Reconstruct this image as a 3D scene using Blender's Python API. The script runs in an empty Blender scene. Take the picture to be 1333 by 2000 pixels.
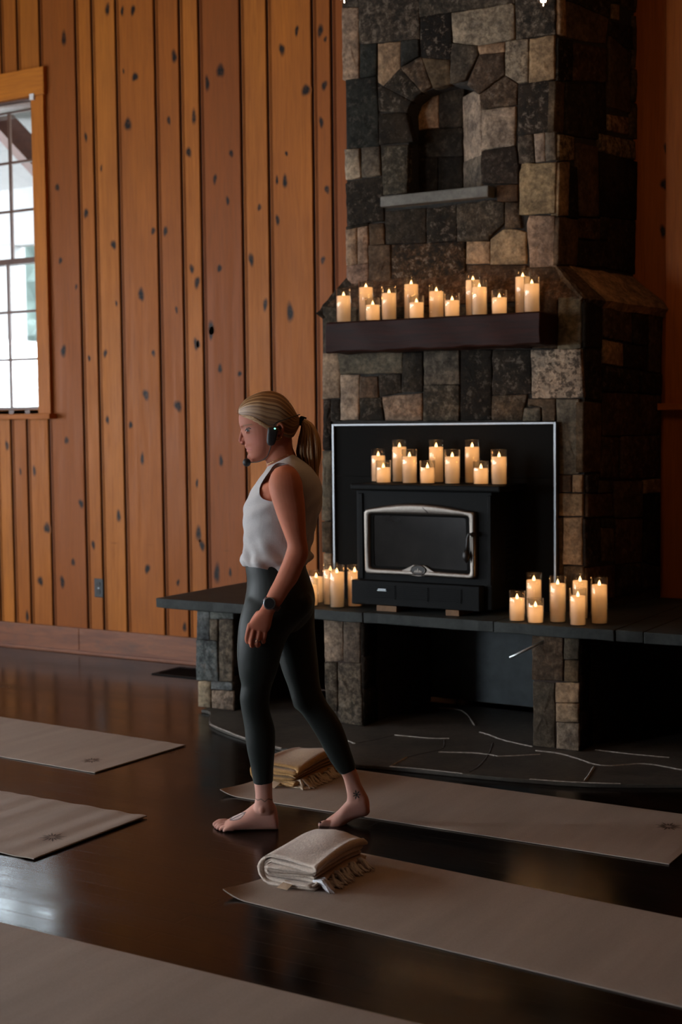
import bpy, bmesh, math, random
import numpy as np
from mathutils import Vector, Matrix
random.seed(7); np.random.seed(7)
SC = bpy.context.scene
COL = SC.collection
PI = math.pi

# ------------------------------------------------------------------ camera
F = 2777.0
H = 1.5
YAW, PITCH, ROLL = -5.43028258e-01, 6.36728970e-02, -1.10477381e-02
cy, sy, cp, sp = math.cos(YAW), math.sin(YAW), math.cos(PITCH), math.sin(PITCH)
FW = np.array([sy*cp, cy*cp, -sp]); RT0 = np.array([cy, -sy, 0.0]); UP0 = np.cross(RT0, FW)
c_, s_ = math.cos(ROLL), math.sin(ROLL)
RT = c_*RT0 + s_*UP0; UP = -s_*RT0 + c_*UP0
CAM = np.array([0.0, 0.0, H])
FH = np.array([sy, cy, 0.0])                       # horizontal depth direction
RH = np.array([cy, -sy, 0.0])                      # horizontal direction to the right of the view
def ray(px, py): return RT*(px-666.5)/F - UP*(py-1000.0)/F + FW
def at_y(px, py, Y): d = ray(px, py); return CAM + d*(Y/d[1])
def at_z(px, py, z): d = ray(px, py); return CAM + d*((z-H)/d[2])
def at_d(px, py, D): return CAM + ray(px, py)*D
def proj(P):
    Q = np.asarray(P, float) - CAM
    w = Q@FW
    return np.stack([666.5+F*(Q@RT)/w, 1000-F*(Q@UP)/w, w], -1)

cd = bpy.data.cameras.new('camera'); cam = bpy.data.objects.new('camera', cd); COL.objects.link(cam)
M = Matrix(((RT[0], UP[0], -FW[0], 0), (RT[1], UP[1], -FW[1], 0), (RT[2], UP[2], -FW[2], H), (0, 0, 0, 1)))
cam.matrix_world = M
cd.sensor_fit = 'HORIZONTAL'; cd.sensor_width = 24.0; cd.lens = F/1333.0*24.0
cd.clip_start = 0.05; cd.clip_end = 200
cd.dof.use_dof = True; cd.dof.focus_distance = 5.2; cd.dof.aperture_fstop = 2.8
SC.camera = cam
SC.view_settings.view_transform = 'Standard'; SC.view_settings.look = 'None'
SC.view_settings.gamma = 1.0; SC.view_settings.use_curve_mapping = False
SC.view_settings.exposure = 0.08

# ------------------------------------------------------------------ helpers
def lin(c):
    if isinstance(c, str):
        c = c.lstrip('#'); c = [int(c[i:i+2], 16)/255 for i in (0, 2, 4)]
    return tuple(x/12.92 if x <= 0.04045 else ((x+0.055)/1.055)**2.4 for x in c)

class MB:
    """collects faces of ONE mesh"""
    def __init__(s): s.v = []; s.f = []; s.c = []; s.m = []
    def add(s, vs, fs, col=(1, 1, 1, 0), mi=0):
        b = len(s.v)
        s.v += [tuple(map(float, p)) for p in vs]
        s.f += [tuple(i+b for i in f) for f in fs]
        s.m += [mi]*len(fs)
        if isinstance(col, list): s.c += col
        else:
            if len(col) == 3: col = (*col, 0.0)
            s.c += [col]*len(vs)
        return b
    def box(s, x0, x1, y0, y1, z0, z1, col=(1, 1, 1, 0), mi=0):
        vs = [(x, y, z) for z in (z0, z1) for y in (y0, y1) for x in (x0, x1)]
        s.add(vs, [(0, 2, 3, 1), (4, 5, 7, 6), (0, 1, 5, 4), (2, 6, 7, 3), (0, 4, 6, 2), (1, 3, 7, 5)], col, mi)
    def hexa(s, bot, top, col=(1, 1, 1, 0), mi=0):
        n = len(bot); vs = list(bot)+list(top)
        fs = [tuple(reversed(range(n))), tuple(range(n, 2*n))]+[(i, (i+1) % n, n+(i+1) % n, n+i) for i in range(n)]
        s.add(vs, fs, col, mi)
    def tube(s, pts, r, n=10, col=(1, 1, 1, 0), mi=0, cap=True):
        pts = [np.array(p, float) for p in pts]; m = len(pts)
        rs = r if isinstance(r, (list, tuple, np.ndarray)) else [r]*m
        vs = []; prev = None
        for i, p in enumerate(pts):
            t = pts[min(i+1, m-1)]-pts[max(i-1, 0)]; t = t/(np.linalg.norm(t)+1e-12)
            if prev is None:
                a = np.array([0, 0, 1.]) if abs(t[2]) < .9 else np.array([1., 0, 0])
                prev = np.cross(t, a)
            u = prev-t*(prev@t); u /= np.linalg.norm(u)+1e-12; prev = u; w = np.cross(t, u)
            for k in range(n):
                a = 2*PI*k/n; vs.append(p+(u*math.cos(a)+w*math.sin(a))*rs[i])
        fs = [(i*n+k, i*n+(k+1) % n, (i+1)*n+(k+1) % n, (i+1)*n+k) for i in range(m-1) for k in range(n)]
        if cap: fs += [tuple(reversed(range(n))), tuple(range((m-1)*n, m*n))]
        s.add(vs, fs, col, mi)
    def lathe(s, prof, n=24, c=(0, 0, 0), col=(1, 1, 1, 0), mi=0, closed=False):
        vs = [(c[0]+r*math.cos(2*PI*k/n), c[1]+r*math.sin(2*PI*k/n), c[2]+z) for r, z in prof for k in range(n)]
        m = len(prof); R = range(m if closed else m-1)
        fs = [(i*n+k, i*n+(k+1) % n, ((i+1) % m)*n+(k+1) % n, ((i+1) % m)*n+k) for i in R for k in range(n)]
        s.add(vs, fs, col, mi)
    def sphere(s, c, r, n=12, m=8, col=(1, 1, 1, 0), mi=0, ax=None):
        r = np.array(r if hasattr(r, '__len__') else (r, r, r), float); c = np.array(c, float)
        ax = np.eye(3) if ax is None else np.array(ax)
        vs = [c+ax.T@(r*np.array([0, 0, -1.]))]
        for i in range(1, m):
            t = PI*i/m
            for k in range(n):
                a = 2*PI*k/n
                vs.append(c+ax.T@(r*np.array([math.sin(t)*math.cos(a), math.sin(t)*math.sin(a), -math.cos(t)])))
        vs.append(c+ax.T@(r*np.array([0, 0, 1.])))
        fs = [(0, 1+(k+1) % n, 1+k) for k in range(n)]
        for i in range(m-2):
            fs += [(1+i*n+k, 1+i*n+(k+1) % n, 1+(i+1)*n+(k+1) % n, 1+(i+1)*n+k) for k in range(n)]
        L = len(vs)-1
        fs += [(L, 1+(m-2)*n+k, 1+(m-2)*n+(k+1) % n) for k in range(n)]
        s.add(vs, fs, col, mi)
    def rings(s, rings, col=(1, 1, 1, 0), mi=0, cap=True):
        n = len(rings[0]); m = len(rings); vs = [p for r in rings for p in r]
        fs = [(i*n+k, i*n+(k+1) % n, (i+1)*n+(k+1) % n, (i+1)*n+k) for i in range(m-1) for k in range(n)]
        if cap: fs += [tuple(reversed(range(n))), tuple(range((m-1)*n, m*n))]
        s.add(vs, fs, col, mi)
    def build(s, name, mats, parent=None, smooth=False, bevel=0, loc=None):
        me = bpy.data.meshes.new(name)
        me.from_pydata(s.v, [], s.f); me.update()
        if s.c:
            a = me.color_attributes.new('Col', 'FLOAT_COLOR', 'POINT')
            a.data.foreach_set('color', np.array([x if len(x) == 4 else (*x, 0) for x in s.c], dtype=np.float32).ravel())
        for m in (mats if isinstance(mats, (list, tuple)) else [mats]): me.materials.append(m)
        me.polygons.foreach_set('material_index', s.m)
        bm = bmesh.new(); bm.from_mesh(me); bmesh.ops.recalc_face_normals(bm, faces=bm.faces); bm.to_mesh(me); bm.free()
        if smooth: me.polygons.foreach_set('use_smooth', [True]*len(me.polygons))
        o = bpy.data.objects.new(name, me); COL.objects.link(o)
        if loc is not None: o.location = loc
        if parent is not None: o.parent = parent
        if bevel:
            b = o.modifiers.new('bevel', 'BEVEL'); b.width = bevel; b.segments = 2; b.limit_method = 'ANGLE'; b.angle_limit = 0.6
        return o

def tag(o, label=None, cat=None, group=None, kind=None):
    if label: o['label'] = label
    if cat: o['category'] = cat
    if group: o['group'] = group
    if kind: o['kind'] = kind
    return o
def empty(name, loc=(0, 0, 0), rz=0):
    o = bpy.data.objects.new(name, None); COL.objects.link(o); o.location = tuple(map(float, loc)); o.rotation_euler = (0, 0, rz)
    o.empty_display_size = 0.05
    return o
def copy_tree(o, parent=None):
    c = o.copy(); COL.objects.link(c)
    if parent is not None: c.parent = parent
    for ch in list(o.children): copy_tree(ch, c)
    return c
def arc(cx, cz, r, a0, a1, n):
    return [(cx+r*math.cos(a0+(a1-a0)*i/n), cz+r*math.sin(a0+(a1-a0)*i/n)) for i in range(n+1)]
def catmull(K, per):
    """K: array of key rows; returns smooth interpolated rows"""
    K = np.array(K, float); n = len(K); out = []
    for i in range(n-1):
        p0 = K[max(i-1, 0)]; p1 = K[i]; p2 = K[i+1]; p3 = K[min(i+2, n-1)]
        for j in range(per):
            t = j/per
            out.append(.5*((2*p1)+(-p0+p2)*t+(2*p0-5*p1+4*p2-p3)*t*t+(-p0+3*p1-3*p2+p3)*t**3))
    out.append(K[-1]); return np.array(out)

# ------------------------------------------------------------------ materials
def newmat(name):
    m = bpy.data.materials.new(name); m.use_nodes = True
    nt = m.node_tree; nt.nodes.clear()
    out = nt.nodes.new('ShaderNodeOutputMaterial'); b = nt.nodes.new('ShaderNodeBsdfPrincipled')
    nt.links.new(b.outputs[0], out.inputs[0])
    return m, nt, b
def N(nt, t, **kw):
    n = nt.nodes.new(t)
    for k, v in kw.items():
        if k in n.inputs.keys() if hasattr(n.inputs, 'keys') else False: n.inputs[k].default_value = v
        else: setattr(n, k, v)
    return n
def L(nt, a, b): nt.links.new(a, b)
def setin(n, **kw):
    for k, v in kw.items():
        i = n.inputs[k.replace('_', ' ')]
        i.default_value = v
def coords(nt, scale=(1, 1, 1), rot=(0, 0, 0)):
    tc = nt.nodes.new('ShaderNodeTexCoord'); mp = nt.nodes.new('ShaderNodeMapping')
    mp.inputs['Scale'].default_value = scale; mp.inputs['Rotation'].default_value = rot
    nt.links.new(tc.outputs['Object'], mp.inputs[0]); return mp.outputs[0]
def noise(nt, vec, scale, detail=4, rough=.55, dist=0):
    n = nt.nodes.new('ShaderNodeTexNoise'); n.inputs['Scale'].default_value = scale; n.inputs['Detail'].default_value = detail
    n.inputs['Roughness'].default_value = rough; n.inputs['Distortion'].default_value = dist
    nt.links.new(vec, n.inputs['Vector']); return n.outputs['Fac']
def ramp(nt, fac, stops, interp='LINEAR'):
    r = nt.nodes.new('ShaderNodeValToRGB'); cr = r.color_ramp; cr.interpolation = interp
    while len(cr.elements) < len(stops): cr.elements.new(0.5)
    for e, (p, c) in zip(cr.elements, stops):
        e.position = p; e.color = (*c, 1) if len(c) == 3 else c
    nt.links.new(fac, r.inputs[0]); return r.outputs[0]
def mix(nt, fac, a, b, mode='MIX'):
    n = nt.nodes.new('ShaderNodeMix'); n.data_type = 'RGBA'; n.blend_type = mode; n.clamp_factor = True
    for sock, v in ((n.inputs[0], fac), (n.inputs[6], a), (n.inputs[7], b)):
        if hasattr(v, 'is_output'): nt.links.new(v, sock)
        elif sock.type == 'RGBA': sock.default_value = (*v, 1) if len(v) == 3 else v
        else: sock.default_value = v
    return n.outputs[2]
def math_(nt, op, a, b=0.5, c=None, clamp=False):
    n = nt.nodes.new('ShaderNodeMath'); n.operation = op; n.use_clamp = clamp
    for i, v in enumerate((a, b) if c is None else (a, b, c)):
        if hasattr(v, 'is_output'): nt.links.new(v, n.inputs[i])
        else: n.inputs[i].default_value = v
    return n.outputs[0]
def bump(nt, b, h, strength=.3, dist=.005):
    n = nt.nodes.new('ShaderNodeBump'); n.inputs['Strength'].default_value = strength; n.inputs['Distance'].default_value = dist
    nt.links.new(h, n.inputs['Height']); nt.links.new(n.outputs[0], b.inputs['Normal'])
def attr(nt):
    n = nt.nodes.new('ShaderNodeAttribute'); n.attribute_name = 'Col'; return n
def sep(nt, c):
    n = nt.nodes.new('ShaderNodeSeparateColor'); nt.links.new(c, n.inputs[0]); return n.outputs
def plain(name, col, rough=.5, metal=0, nscale=40, namt=.12, bstr=0.0, coat=0, spec=.5):
    m, nt, b = newmat(name)
    v = coords(nt); f = noise(nt, v, nscale)
    c = lin(col) if isinstance(col, str) else col
    L(nt, ramp(nt, f, [(.3, tuple(x*(1-namt) for x in c)), (.7, tuple(min(1, x*(1+namt)) for x in c))]), b.inputs['Base Color'])
    setin(b, Roughness=rough, Metallic=metal); b.inputs['Coat Weight'].default_value = coat
    b.inputs['Specular IOR Level'].default_value = spec
    if bstr: bump(nt, b, f, bstr, .003)
    return m
MAT = {}

def mk_wall_wood(name, axis='z', dark=1.0, rough=.52):
    m, nt, b = newmat(name)
    a = attr(nt); s = sep(nt, a.outputs['Color'])      # R tone per board, G knot, B groove stain
    sc = {'z': (1, 1, .045), 'x': (.045, 1, 1), 'y': (1, .045, 1)}[axis]
    off = nt.nodes.new('ShaderNodeCombineXYZ'); L(nt, math_(nt, 'MULTIPLY', s[0], 37.), off.inputs[0]); L(nt, math_(nt, 'MULTIPLY', s[0], 11.), off.inputs[2])
    vv = nt.nodes.new('ShaderNodeVectorMath'); vv.operation = 'ADD'; L(nt, coords(nt, sc), vv.inputs[0]); L(nt, off.outputs[0], vv.inputs[1])
    g1 = noise(nt, vv.outputs[0], 26, 5, .6, 1.2); g2 = noise(nt, vv.outputs[0], 120, 3, .6)
    big = noise(nt, coords(nt, {'z': (1, 1, .35), 'x': (.35, 1, 1), 'y': (1, .35, 1)}[axis]), 3.2, 3)
    base = ramp(nt, s[0], [(0, lin((.57*dark, .295*dark, .07*dark))), (.5, lin((.70*dark, .395*dark, .10*dark))), (1, lin((.81*dark, .49*dark, .155*dark)))])
    c = mix(nt, math_(nt, 'MULTIPLY', g1, .55), base, lin((.42*dark, .21*dark, .075*dark)))
    c = mix(nt, ramp(nt, g2, [(.45, (0, 0, 0)), (.75, (.35, .35, .35))]), c, lin((.36*dark, .2*dark, .1*dark)))
    c = mix(nt, ramp(nt, big, [(.35, (0, 0, 0)), (.7, (.4, .4, .4))]), c, lin((.46*dark, .24*dark, .085*dark)))
    kn = noise(nt, coords(nt), 60, 2)
    kf = math_(nt, 'MULTIPLY', s[1], math_(nt, 'ADD', kn, .55), clamp=True)
    c = mix(nt, kf, c, lin((.075, .045, .032)))
    c = mix(nt, s[2], c, lin((.10*dark, .045*dark, .02*dark)))
    L(nt, c, b.inputs['Base Color'])
    L(nt, ramp(nt, g1, [(.3, (rough-.06,)*3), (.7, (rough+.12,)*3)]), b.inputs['Roughness'])
    b.inputs['Specular IOR Level'].default_value = .2
    bump(nt, b, g1, .12, .002)
    return m
MAT['wall_wood'] = mk_wall_wood('knotty_pine')
MAT['case_wood'] = mk_wall_wood('pine_casing', 'z', 1.06)
MAT['case_wood_x'] = mk_wall_wood('pine_casing_flat', 'x', 1.06)
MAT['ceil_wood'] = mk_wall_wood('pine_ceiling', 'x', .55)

def mk_base():
    m, nt, b = newmat('scuffed_baseboard')
    v = coords(nt, (.12, 1, 1)); g = noise(nt, v, 30, 5, .6, .6); s = noise(nt, coords(nt, (.5, 1, 1)), 7, 6, .7)
    c = ramp(nt, g, [(.3, lin((.40, .205, .10))), (.7, lin((.52, .30, .165)))])
    c = mix(nt, ramp(nt, s, [(.52, (0, 0, 0)), (.72, (.75, .75, .75))]), c, lin((.3, .21, .17)))
    c = mix(nt, ramp(nt, s, [(.28, (.7, .7, .7)), (.4, (0, 0, 0))]), c, lin((.54, .39, .30)))
    L(nt, c, b.inputs['Base Color']); setin(b, Roughness=.5); bump(nt, b, g, .15, .002); return m
MAT['base'] = mk_base()

def mk_floor():
    m, nt, b = newmat('dark_stained_oak_floor')
    tc = nt.nodes.new('ShaderNodeTexCoord')
    br = nt.nodes.new('ShaderNodeTexBrick'); br.offset = .37; br.offset_frequency = 2
    setin(br, Scale=1.0, Mortar_Size=.0036, Mortar_Smooth=.3, Brick_Width=1.9, Row_Height=.083, Bias=0.0)
    br.inputs['Color1'].default_value = (0, 0, 0, 1); br.inputs['Color2'].default_value = (1, 1, 1, 1); br.inputs['Mortar'].default_value = (.5, .5, .5, 1)
    L(nt, tc.outputs['Object'], br.inputs['Vector'])
    tone = br.outputs['Color']; gap = br.outputs['Fac']
    sepx = sep(nt, tone)
    off = nt.nodes.new('ShaderNodeCombineXYZ'); L(nt, math_(nt, 'MULTIPLY', sepx[0], 17.), off.inputs[0]); L(nt, math_(nt, 'MULTIPLY', sepx[0], 5.), off.inputs[2])
    vv = nt.nodes.new('ShaderNodeVectorMath'); vv.operation = 'ADD'; L(nt, coords(nt, (.07, 1, 1)), vv.inputs[0]); L(nt, off.outputs[0], vv.inputs[1])
    g = noise(nt, vv.outputs[0], 38, 6, .65, 1.5)
    wear = noise(nt, coords(nt, (.35, 1, 1)), 2.6, 5, .65)
    scr = noise(nt, coords(nt, (.06, 1, 1)), 55, 4, .75, .4)
    base = ramp(nt, sepx[0], [(0, lin((.030, .020, .015))), (.6, lin((.050, .032, .022))), (1, lin((.090, .054, .034)))])
    c = mix(nt, ramp(nt, g, [(.42, (0, 0, 0)), (.68, (.75, .75, .75))]), base, lin((.125, .07, .04)))
    c = mix(nt, ramp(nt, wear, [(.5, (0, 0, 0)), (.75, (.4, .4, .4))]), c, lin((.15, .095, .065)))
    c = mix(nt, ramp(nt, scr, [(.66, (0, 0, 0)), (.76, (.45, .45, .45))]), c, lin((.42, .32, .25)))
    c = mix(nt, gap, c, lin((.012, .009, .008)))
    L(nt, c, b.inputs['Base Color'])
    L(nt, ramp(nt, wear, [(.3, (.11,)*3), (.75, (.30,)*3)]), b.inputs['Roughness'])
    h = math_(nt, 'SUBTRACT', math_(nt, 'MULTIPLY', g, .32), gap)
    wave = noise(nt, coords(nt, (.5, 1, 1)), 9, 2)
    h = math_(nt, 'ADD', h, math_(nt, 'MULTIPLY', wave, .22))
    pass
    bump(nt, b, h, .18, .003); b.inputs['Specular IOR Level'].default_value = .27
    return m
MAT['floor'] = mk_floor()

def mk_stone():
    m, nt, b = newmat('field_stone')
    a = attr(nt); v = coords(nt)
    n1 = noise(nt, v, 9, 6, .7, .3); n2 = noise(nt, v, 45, 5, .7); n3 = noise(nt, v, 30, 6, .75, .2); n4 = noise(nt, v, 4, 3)
    c = mix(nt, 1.0, a.outputs['Color'], ramp(nt, n1, [(.30, (.34, .34, .36)), (.5, (.85, .84, .82)), (.70, (1.5, 1.42, 1.32))]), 'MULTIPLY')
    c = mix(nt, .8, c, ramp(nt, n2, [(.32, (.45,)*3), (.68, (1.5,)*3)]), 'MULTIPLY')
    mot = a.outputs['Alpha']
    dk = math_(nt, 'MULTIPLY', ramp(nt, n3, [(.47, (0, 0, 0)), (.57, (1, 1, 1))]), mot, clamp=True)
    c = mix(nt, dk, c, (.012, .011, .010))
    lt = math_(nt, 'MULTIPLY', ramp(nt, n3, [(.38, (1, 1, 1)), (.46, (0, 0, 0))]), math_(nt, 'MULTIPLY', mot, .75), clamp=True)
    c = mix(nt, lt, c, (.19, .155, .12))
    c = mix(nt, ramp(nt, n4, [(.55, (0, 0, 0)), (.75, (.3, .3, .3))]), c, mix(nt, .5, c, (.10, .065, .04)))
    L(nt, c, b.inputs['Base Color']); setin(b, Roughness=.88); b.inputs['Specular IOR Level'].default_value = .12
    h = math_(nt, 'ADD', math_(nt, 'MULTIPLY', n1, .8), math_(nt, 'MULTIPLY', math_(nt, 'MULTIPLY', n3, math_(nt, 'ADD', mot, .25)), .9))
    h = math_(nt, 'ADD', h, math_(nt, 'MULTIPLY', n2, .3))
    bump(nt, b, h, .55, .016)
    return m
MAT['stone'] = mk_stone()
MAT['mortar'] = plain('dark_mortar', (.022, .018, .014), .95, nscale=60, namt=.4, bstr=.4)
MAT['mortar_light'] = plain('pale_mortar', (.27, .25, .22), .9, nscale=60, namt=.4, bstr=.4)

def mk_slate(name, c0, c1, rough=.55):
    m, nt, b = newmat(name)
    v = coords(nt); n1 = noise(nt, v, 5, 6, .65, .5); n2 = noise(nt, v, 38, 4, .6)
    c = ramp(nt, n1, [(.3, c0), (.7, c1)])
    c = mix(nt, .6, c, ramp(nt, n2, [(.3, (.7,)*3), (.7, (1.25,)*3)]), 'MULTIPLY')
    L(nt, c, b.inputs['Base Color']); setin(b, Roughness=rough); b.inputs['Specular IOR Level'].default_value = .18; bump(nt, b, math_(nt, 'ADD', n1, n2), .25, .006); return m
MAT['slate'] = mk_slate('bench_slate', (.020, .023, .022), (.042, .047, .044), .6)
MAT['flag'] = mk_slate('flagstone', (.040, .037, .031), (.085, .074, .06), .5)
MAT['sill_slate'] = mk_slate('sill_slate', (.10, .10, .09), (.17, .165, .145), .6)

def mk_mantel():
    m, nt, b = newmat('dark_mantel_wood')
    g = noise(nt, coords(nt, (.08, 1, 1)), 34, 6, .65, 1.2); k = noise(nt, coords(nt, (.5, 1, 1)), 8, 3)
    c = ramp(nt, g, [(.3, lin((.10, .04, .025))), (.7, lin((.19, .075, .045)))])
    c = mix(nt, ramp(nt, k, [(.55, (0, 0, 0)), (.75, (.5, .5, .5))]), c, lin((.22, .09, .05)))
    L(nt, c, b.inputs['Base Color']); setin(b, Roughness=.6); b.inputs['Specular IOR Level'].default_value = .15; bump(nt, b, math_(nt, 'ADD', g, k), .35, .006); return m
MAT['mantel'] = mk_mantel()

MAT['black_metal'] = plain('black_stove_steel', (.0042, .0046, .0046), .6, .0, 90, .25, .03, 0, .10)
MAT['black_panel'] = plain('black_panel', (.0038, .0034, .0028), .7, 0, 60, .2, spec=.06)
MAT['silver'] = plain('brushed_aluminium', (.22, .23, .24), .42, 1, 200, .06)
MAT['pewter'] = plain('pewter_nickel', (.20, .178, .155), .45, 1, 120, .08)
MAT['iron'] = plain('cast_iron', (.02, .018, .017), .45, .4, 80, .2)
MAT['steel_rod'] = plain('worn_steel', (.5, .55, .57), .35, .9, 60, .15)
MAT['shim'] = plain('pine_shim', lin((.42, .3, .18)), .7, 0, 40, .2)
MAT['firebox'] = plain('firebox_sheet', (.050, .068, .075), .5, 0, 12, .25, .05)
MAT['brick_dark'] = plain('dark_block', (.03, .017, .012), .9, 0, 20, .4, .3)  # even dark red-brown with noise variation
MAT['black_plastic'] = plain('black_plastic', (.01, .011, .012), .38, 0, 90, .1)
MAT['white_paint'] = plain('white_paint', (.75, .74, .72), .5, 0, 20, .05)
MAT['sash'] = plain('brown_sash', lin((.36, .22, .15)), .45, 0, 30, .15)

def mk_glass(name, tint=(1, 1, 1), gloss=1.0, rough=0.02):
    m = bpy.data.materials.new(name); m.use_nodes = True; nt = m.node_tree; nt.nodes.clear()
    out = nt.nodes.new('ShaderNodeOutputMaterial'); mx = nt.nodes.new('ShaderNodeMixShader')
    t = nt.nodes.new('ShaderNodeBsdfTransparent'); g = nt.nodes.new('ShaderNodeBsdfGlossy'); lw = nt.nodes.new('ShaderNodeLayerWeight')
    t.inputs[0].default_value = (*tint, 1); g.inputs[0].default_value = (gloss, gloss, gloss, 1); g.inputs['Roughness'].default_value = rough
    lw.inputs['Blend'].default_value = .5
    fac = math_(nt, 'ADD', math_(nt, 'MULTIPLY', math_(nt, 'POWER', lw.outputs['Facing'], 3.5), .85), .055)
    L(nt, fac, mx.inputs[0]); L(nt, t.outputs[0], mx.inputs[1]); L(nt, g.outputs[0], mx.inputs[2]); L(nt, mx.outputs[0], out.inputs[0])
    return m
MAT['glass'] = mk_glass('clear_glass', (.97, .98, .98))
MAT['pane'] = mk_glass('window_glass', (.96, .98, .98))
MAT['stove_glass'] = plain('smoked_stove_glass', (.010, .009, .008), .16, 0, 6, .5, 0, 0, .2)

def mk_emit(name, col, st):
    m = bpy.data.materials.new(name); m.use_nodes = True; nt = m.node_tree; nt.nodes.clear()
    out = nt.nodes.new('ShaderNodeOutputMaterial'); e = nt.nodes.new('ShaderNodeEmission')
    e.inputs[0].default_value = (*col, 1); e.inputs[1].default_value = st; L(nt, e.outputs[0], out.inputs[0]); return m
MAT['flame'] = mk_emit('led_flame', (1.0, .56, .24), 5.0)
MAT['green_led'] = mk_emit('green_led', (.15, 1.0, .55), 4.0)
MAT['filament'] = mk_emit('bulb_filament', (1.0, .74, .5), 20.0)

def mk_wax():
    m = bpy.data.materials.new('ivory_wax'); m.use_nodes = True; nt = m.node_tree; nt.nodes.clear()
    out = nt.nodes.new('ShaderNodeOutputMaterial'); mx = nt.nodes.new('ShaderNodeMixShader')
    d = nt.nodes.new('ShaderNodeBsdfDiffuse'); t = nt.nodes.new('ShaderNodeBsdfTranslucent')
    f = noise(nt, coords(nt), 25, 3)
    L(nt, ramp(nt, f, [(.3, (.71, .62, .51)), (.7, (.77, .68, .56))]), d.inputs[0])
    t.inputs[0].default_value = (.90, .78, .58, 1); mx.inputs[0].default_value = .5
    L(nt, d.outputs[0], mx.inputs[1]); L(nt, t.outputs[0], mx.inputs[2]); L(nt, mx.outputs[0], out.inputs[0]); return m
MAT['wax'] = mk_wax()

def mk_mat():
    m, nt, b = newmat('tan_rubber_mat')
    v = coords(nt); n1 = noise(nt, coords(nt, (1, .12, 1)), 9, 3); n2 = noise(nt, v, 260, 2)
    c = ramp(nt, n1, [(.3, lin((.57, .51, .465))), (.7, lin((.63, .565, .515)))])
    c = mix(nt, .5, c, ramp(nt, n2, [(.3, (.8,)*3), (.7, (1.15,)*3)]), 'MULTIPLY')
    L(nt, c, b.inputs['Base Color']); setin(b, Roughness=.62); bump(nt, b, n2, .15, .001); return m
MAT['mat'] = mk_mat()
MAT['mat_mark'] = plain('dark_print', lin((.17, .12, .09)), .5, 0, 50, .2)

def mk_cloth(name, c0, c1, scale=420, rough=.95, b_=.4):
    m, nt, b = newmat(name)
    tc = nt.nodes.new('ShaderNodeTexCoord')
    n1 = noise(nt, tc.outputs['Object'], 7, 4); n2 = noise(nt, tc.outputs['Object'], 140, 3, .7); n3 = noise(nt, coords(nt, (1, .25, 1)), 260, 3, .7)
    c = ramp(nt, n1, [(.3, c0), (.7, c1)])
    c = mix(nt, .7, c, ramp(nt, n2, [(.3, (.72,)*3), (.7, (1.25,)*3)]), 'MULTIPLY')
    L(nt, c, b.inputs['Base Color']); setin(b, Roughness=rough); b.inputs['Sheen Weight'].default_value = .2
    b.inputs['Specular IOR Level'].default_value = .15
    bump(nt, b, math_(nt, 'ADD', n2, n3), b_, .003); return m
MAT['blanket'] = mk_cloth('oat_blanket', lin((.74, .68, .63)), lin((.82, .76, .70)))
MAT['blanket_tan'] = mk_cloth('tan_blanket', lin((.60, .45, .27)), lin((.68, .53, .34)))
MAT['fringe'] = mk_cloth('white_fringe', lin((.82, .83, .86)), lin((.90, .90, .92)))
MAT['fringe_tan'] = mk_cloth('cream_fringe', lin((.74, .66, .56)), lin((.82, .75, .66)))
MAT['label'] = plain('woven_label', lin((.70, .60, .50)), .8)
# ------------------------------------------------------------------ room shell
W = 7.04
XL, XR, YB, ZC = -9.6, 2.6, -3.2, 4.75
mb = MB(); mb.box(XL, XR, YB, W+.02, -.1, 0, (1, 1, 1)); tag(mb.build('floor', MAT['floor']), kind='structure')
mb = MB(); mb.box(XL, XR, YB, W+.02, ZC, ZC+.1, (.3, 0, 0)); tag(mb.build('ceiling', MAT['ceil_wood']), kind='structure')

GX = [-9.3, -9.1, -8.82, -8.63, -8.4, -8.22, -7.93, -7.78, -7.55, -7.31, -7.12, -6.96, -6.824, -6.679, -6.483, -6.18, -6.045, -5.849, -5.543, -5.354, -5.207, -4.904, -4.712, -4.402, -4.273, -4.0, -3.8, -3.5, -3.25, -3.02, -2.8, -2.52, -1.2, -1.0, -.72, -.5, -.3, 0, .2, .45, .7, .9, 1.2, 1.45, 1.7, 1.9, 2.2, 2.4]
WIN = [(-7.46, -6.555, 1.60, 3.63), (-2.205, -1.30, 1.60, 3.63)]
WINC = .108
rt = random.Random(3)
TONES = [rt.random() for _ in range(len(GX)+1)]
TONES[19] = .35; TONES[20] = .7
def tone_at(x):
    i = sum(1 for g in GX if g <= x); return TONES[i]
PROF = [(-.020, 0, 0), (-.016, .003, .35), (-.012, .013, 1), (-.002, .013, 1), (.000, .004, .6), (.004, .0005, .1), (.009, .001, .1), (.011, .006, .85), (.0135, .001, .3), (.018, .0008, .1), (.0205, .005, .8), (.023, 0, 0)]
def wall_poly(x0, x1):
    pts = [(x0, 0, 0, tone_at(x0+1e-4))]
    for g in GX:
        if x0+.03 < g < x1-.03:
            for k, (dx, dy, st) in enumerate(PROF): pts.append((g+dx, dy, st, tone_at(g-.01 if k < 3 else g+.01)))
    pts.append((x1, 0, 0, tone_at(x1-1e-4)))
    return pts
mb = MB()
def wall_strip(x0, x1, z0, z1):
    P = wall_poly(x0, x1); n = len(P)
    zs = np.linspace(z0, z1, 3)
    vs = [(p[0], W+p[1], z) for z in zs for p in P]; cs = [(p[3], 0, p[2], 0) for z in zs for p in P]
    fs = [(j*n+i, j*n+i+1, (j+1)*n+i+1, (j+1)*n+i) for j in range(2) for i in range(n-1)]
    mb.add(vs, fs, cs)
edges = [XL]
for (a, b, z0, z1) in WIN:
    wall_strip(edges[-1], a-.02, 0, ZC); wall_strip(a-.02, b+.02, 0, z0); wall_strip(a-.02, b+.02, z1, ZC)
    edges.append(b+.02)
wall_strip(edges[-1], XR, 0, ZC)
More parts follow.
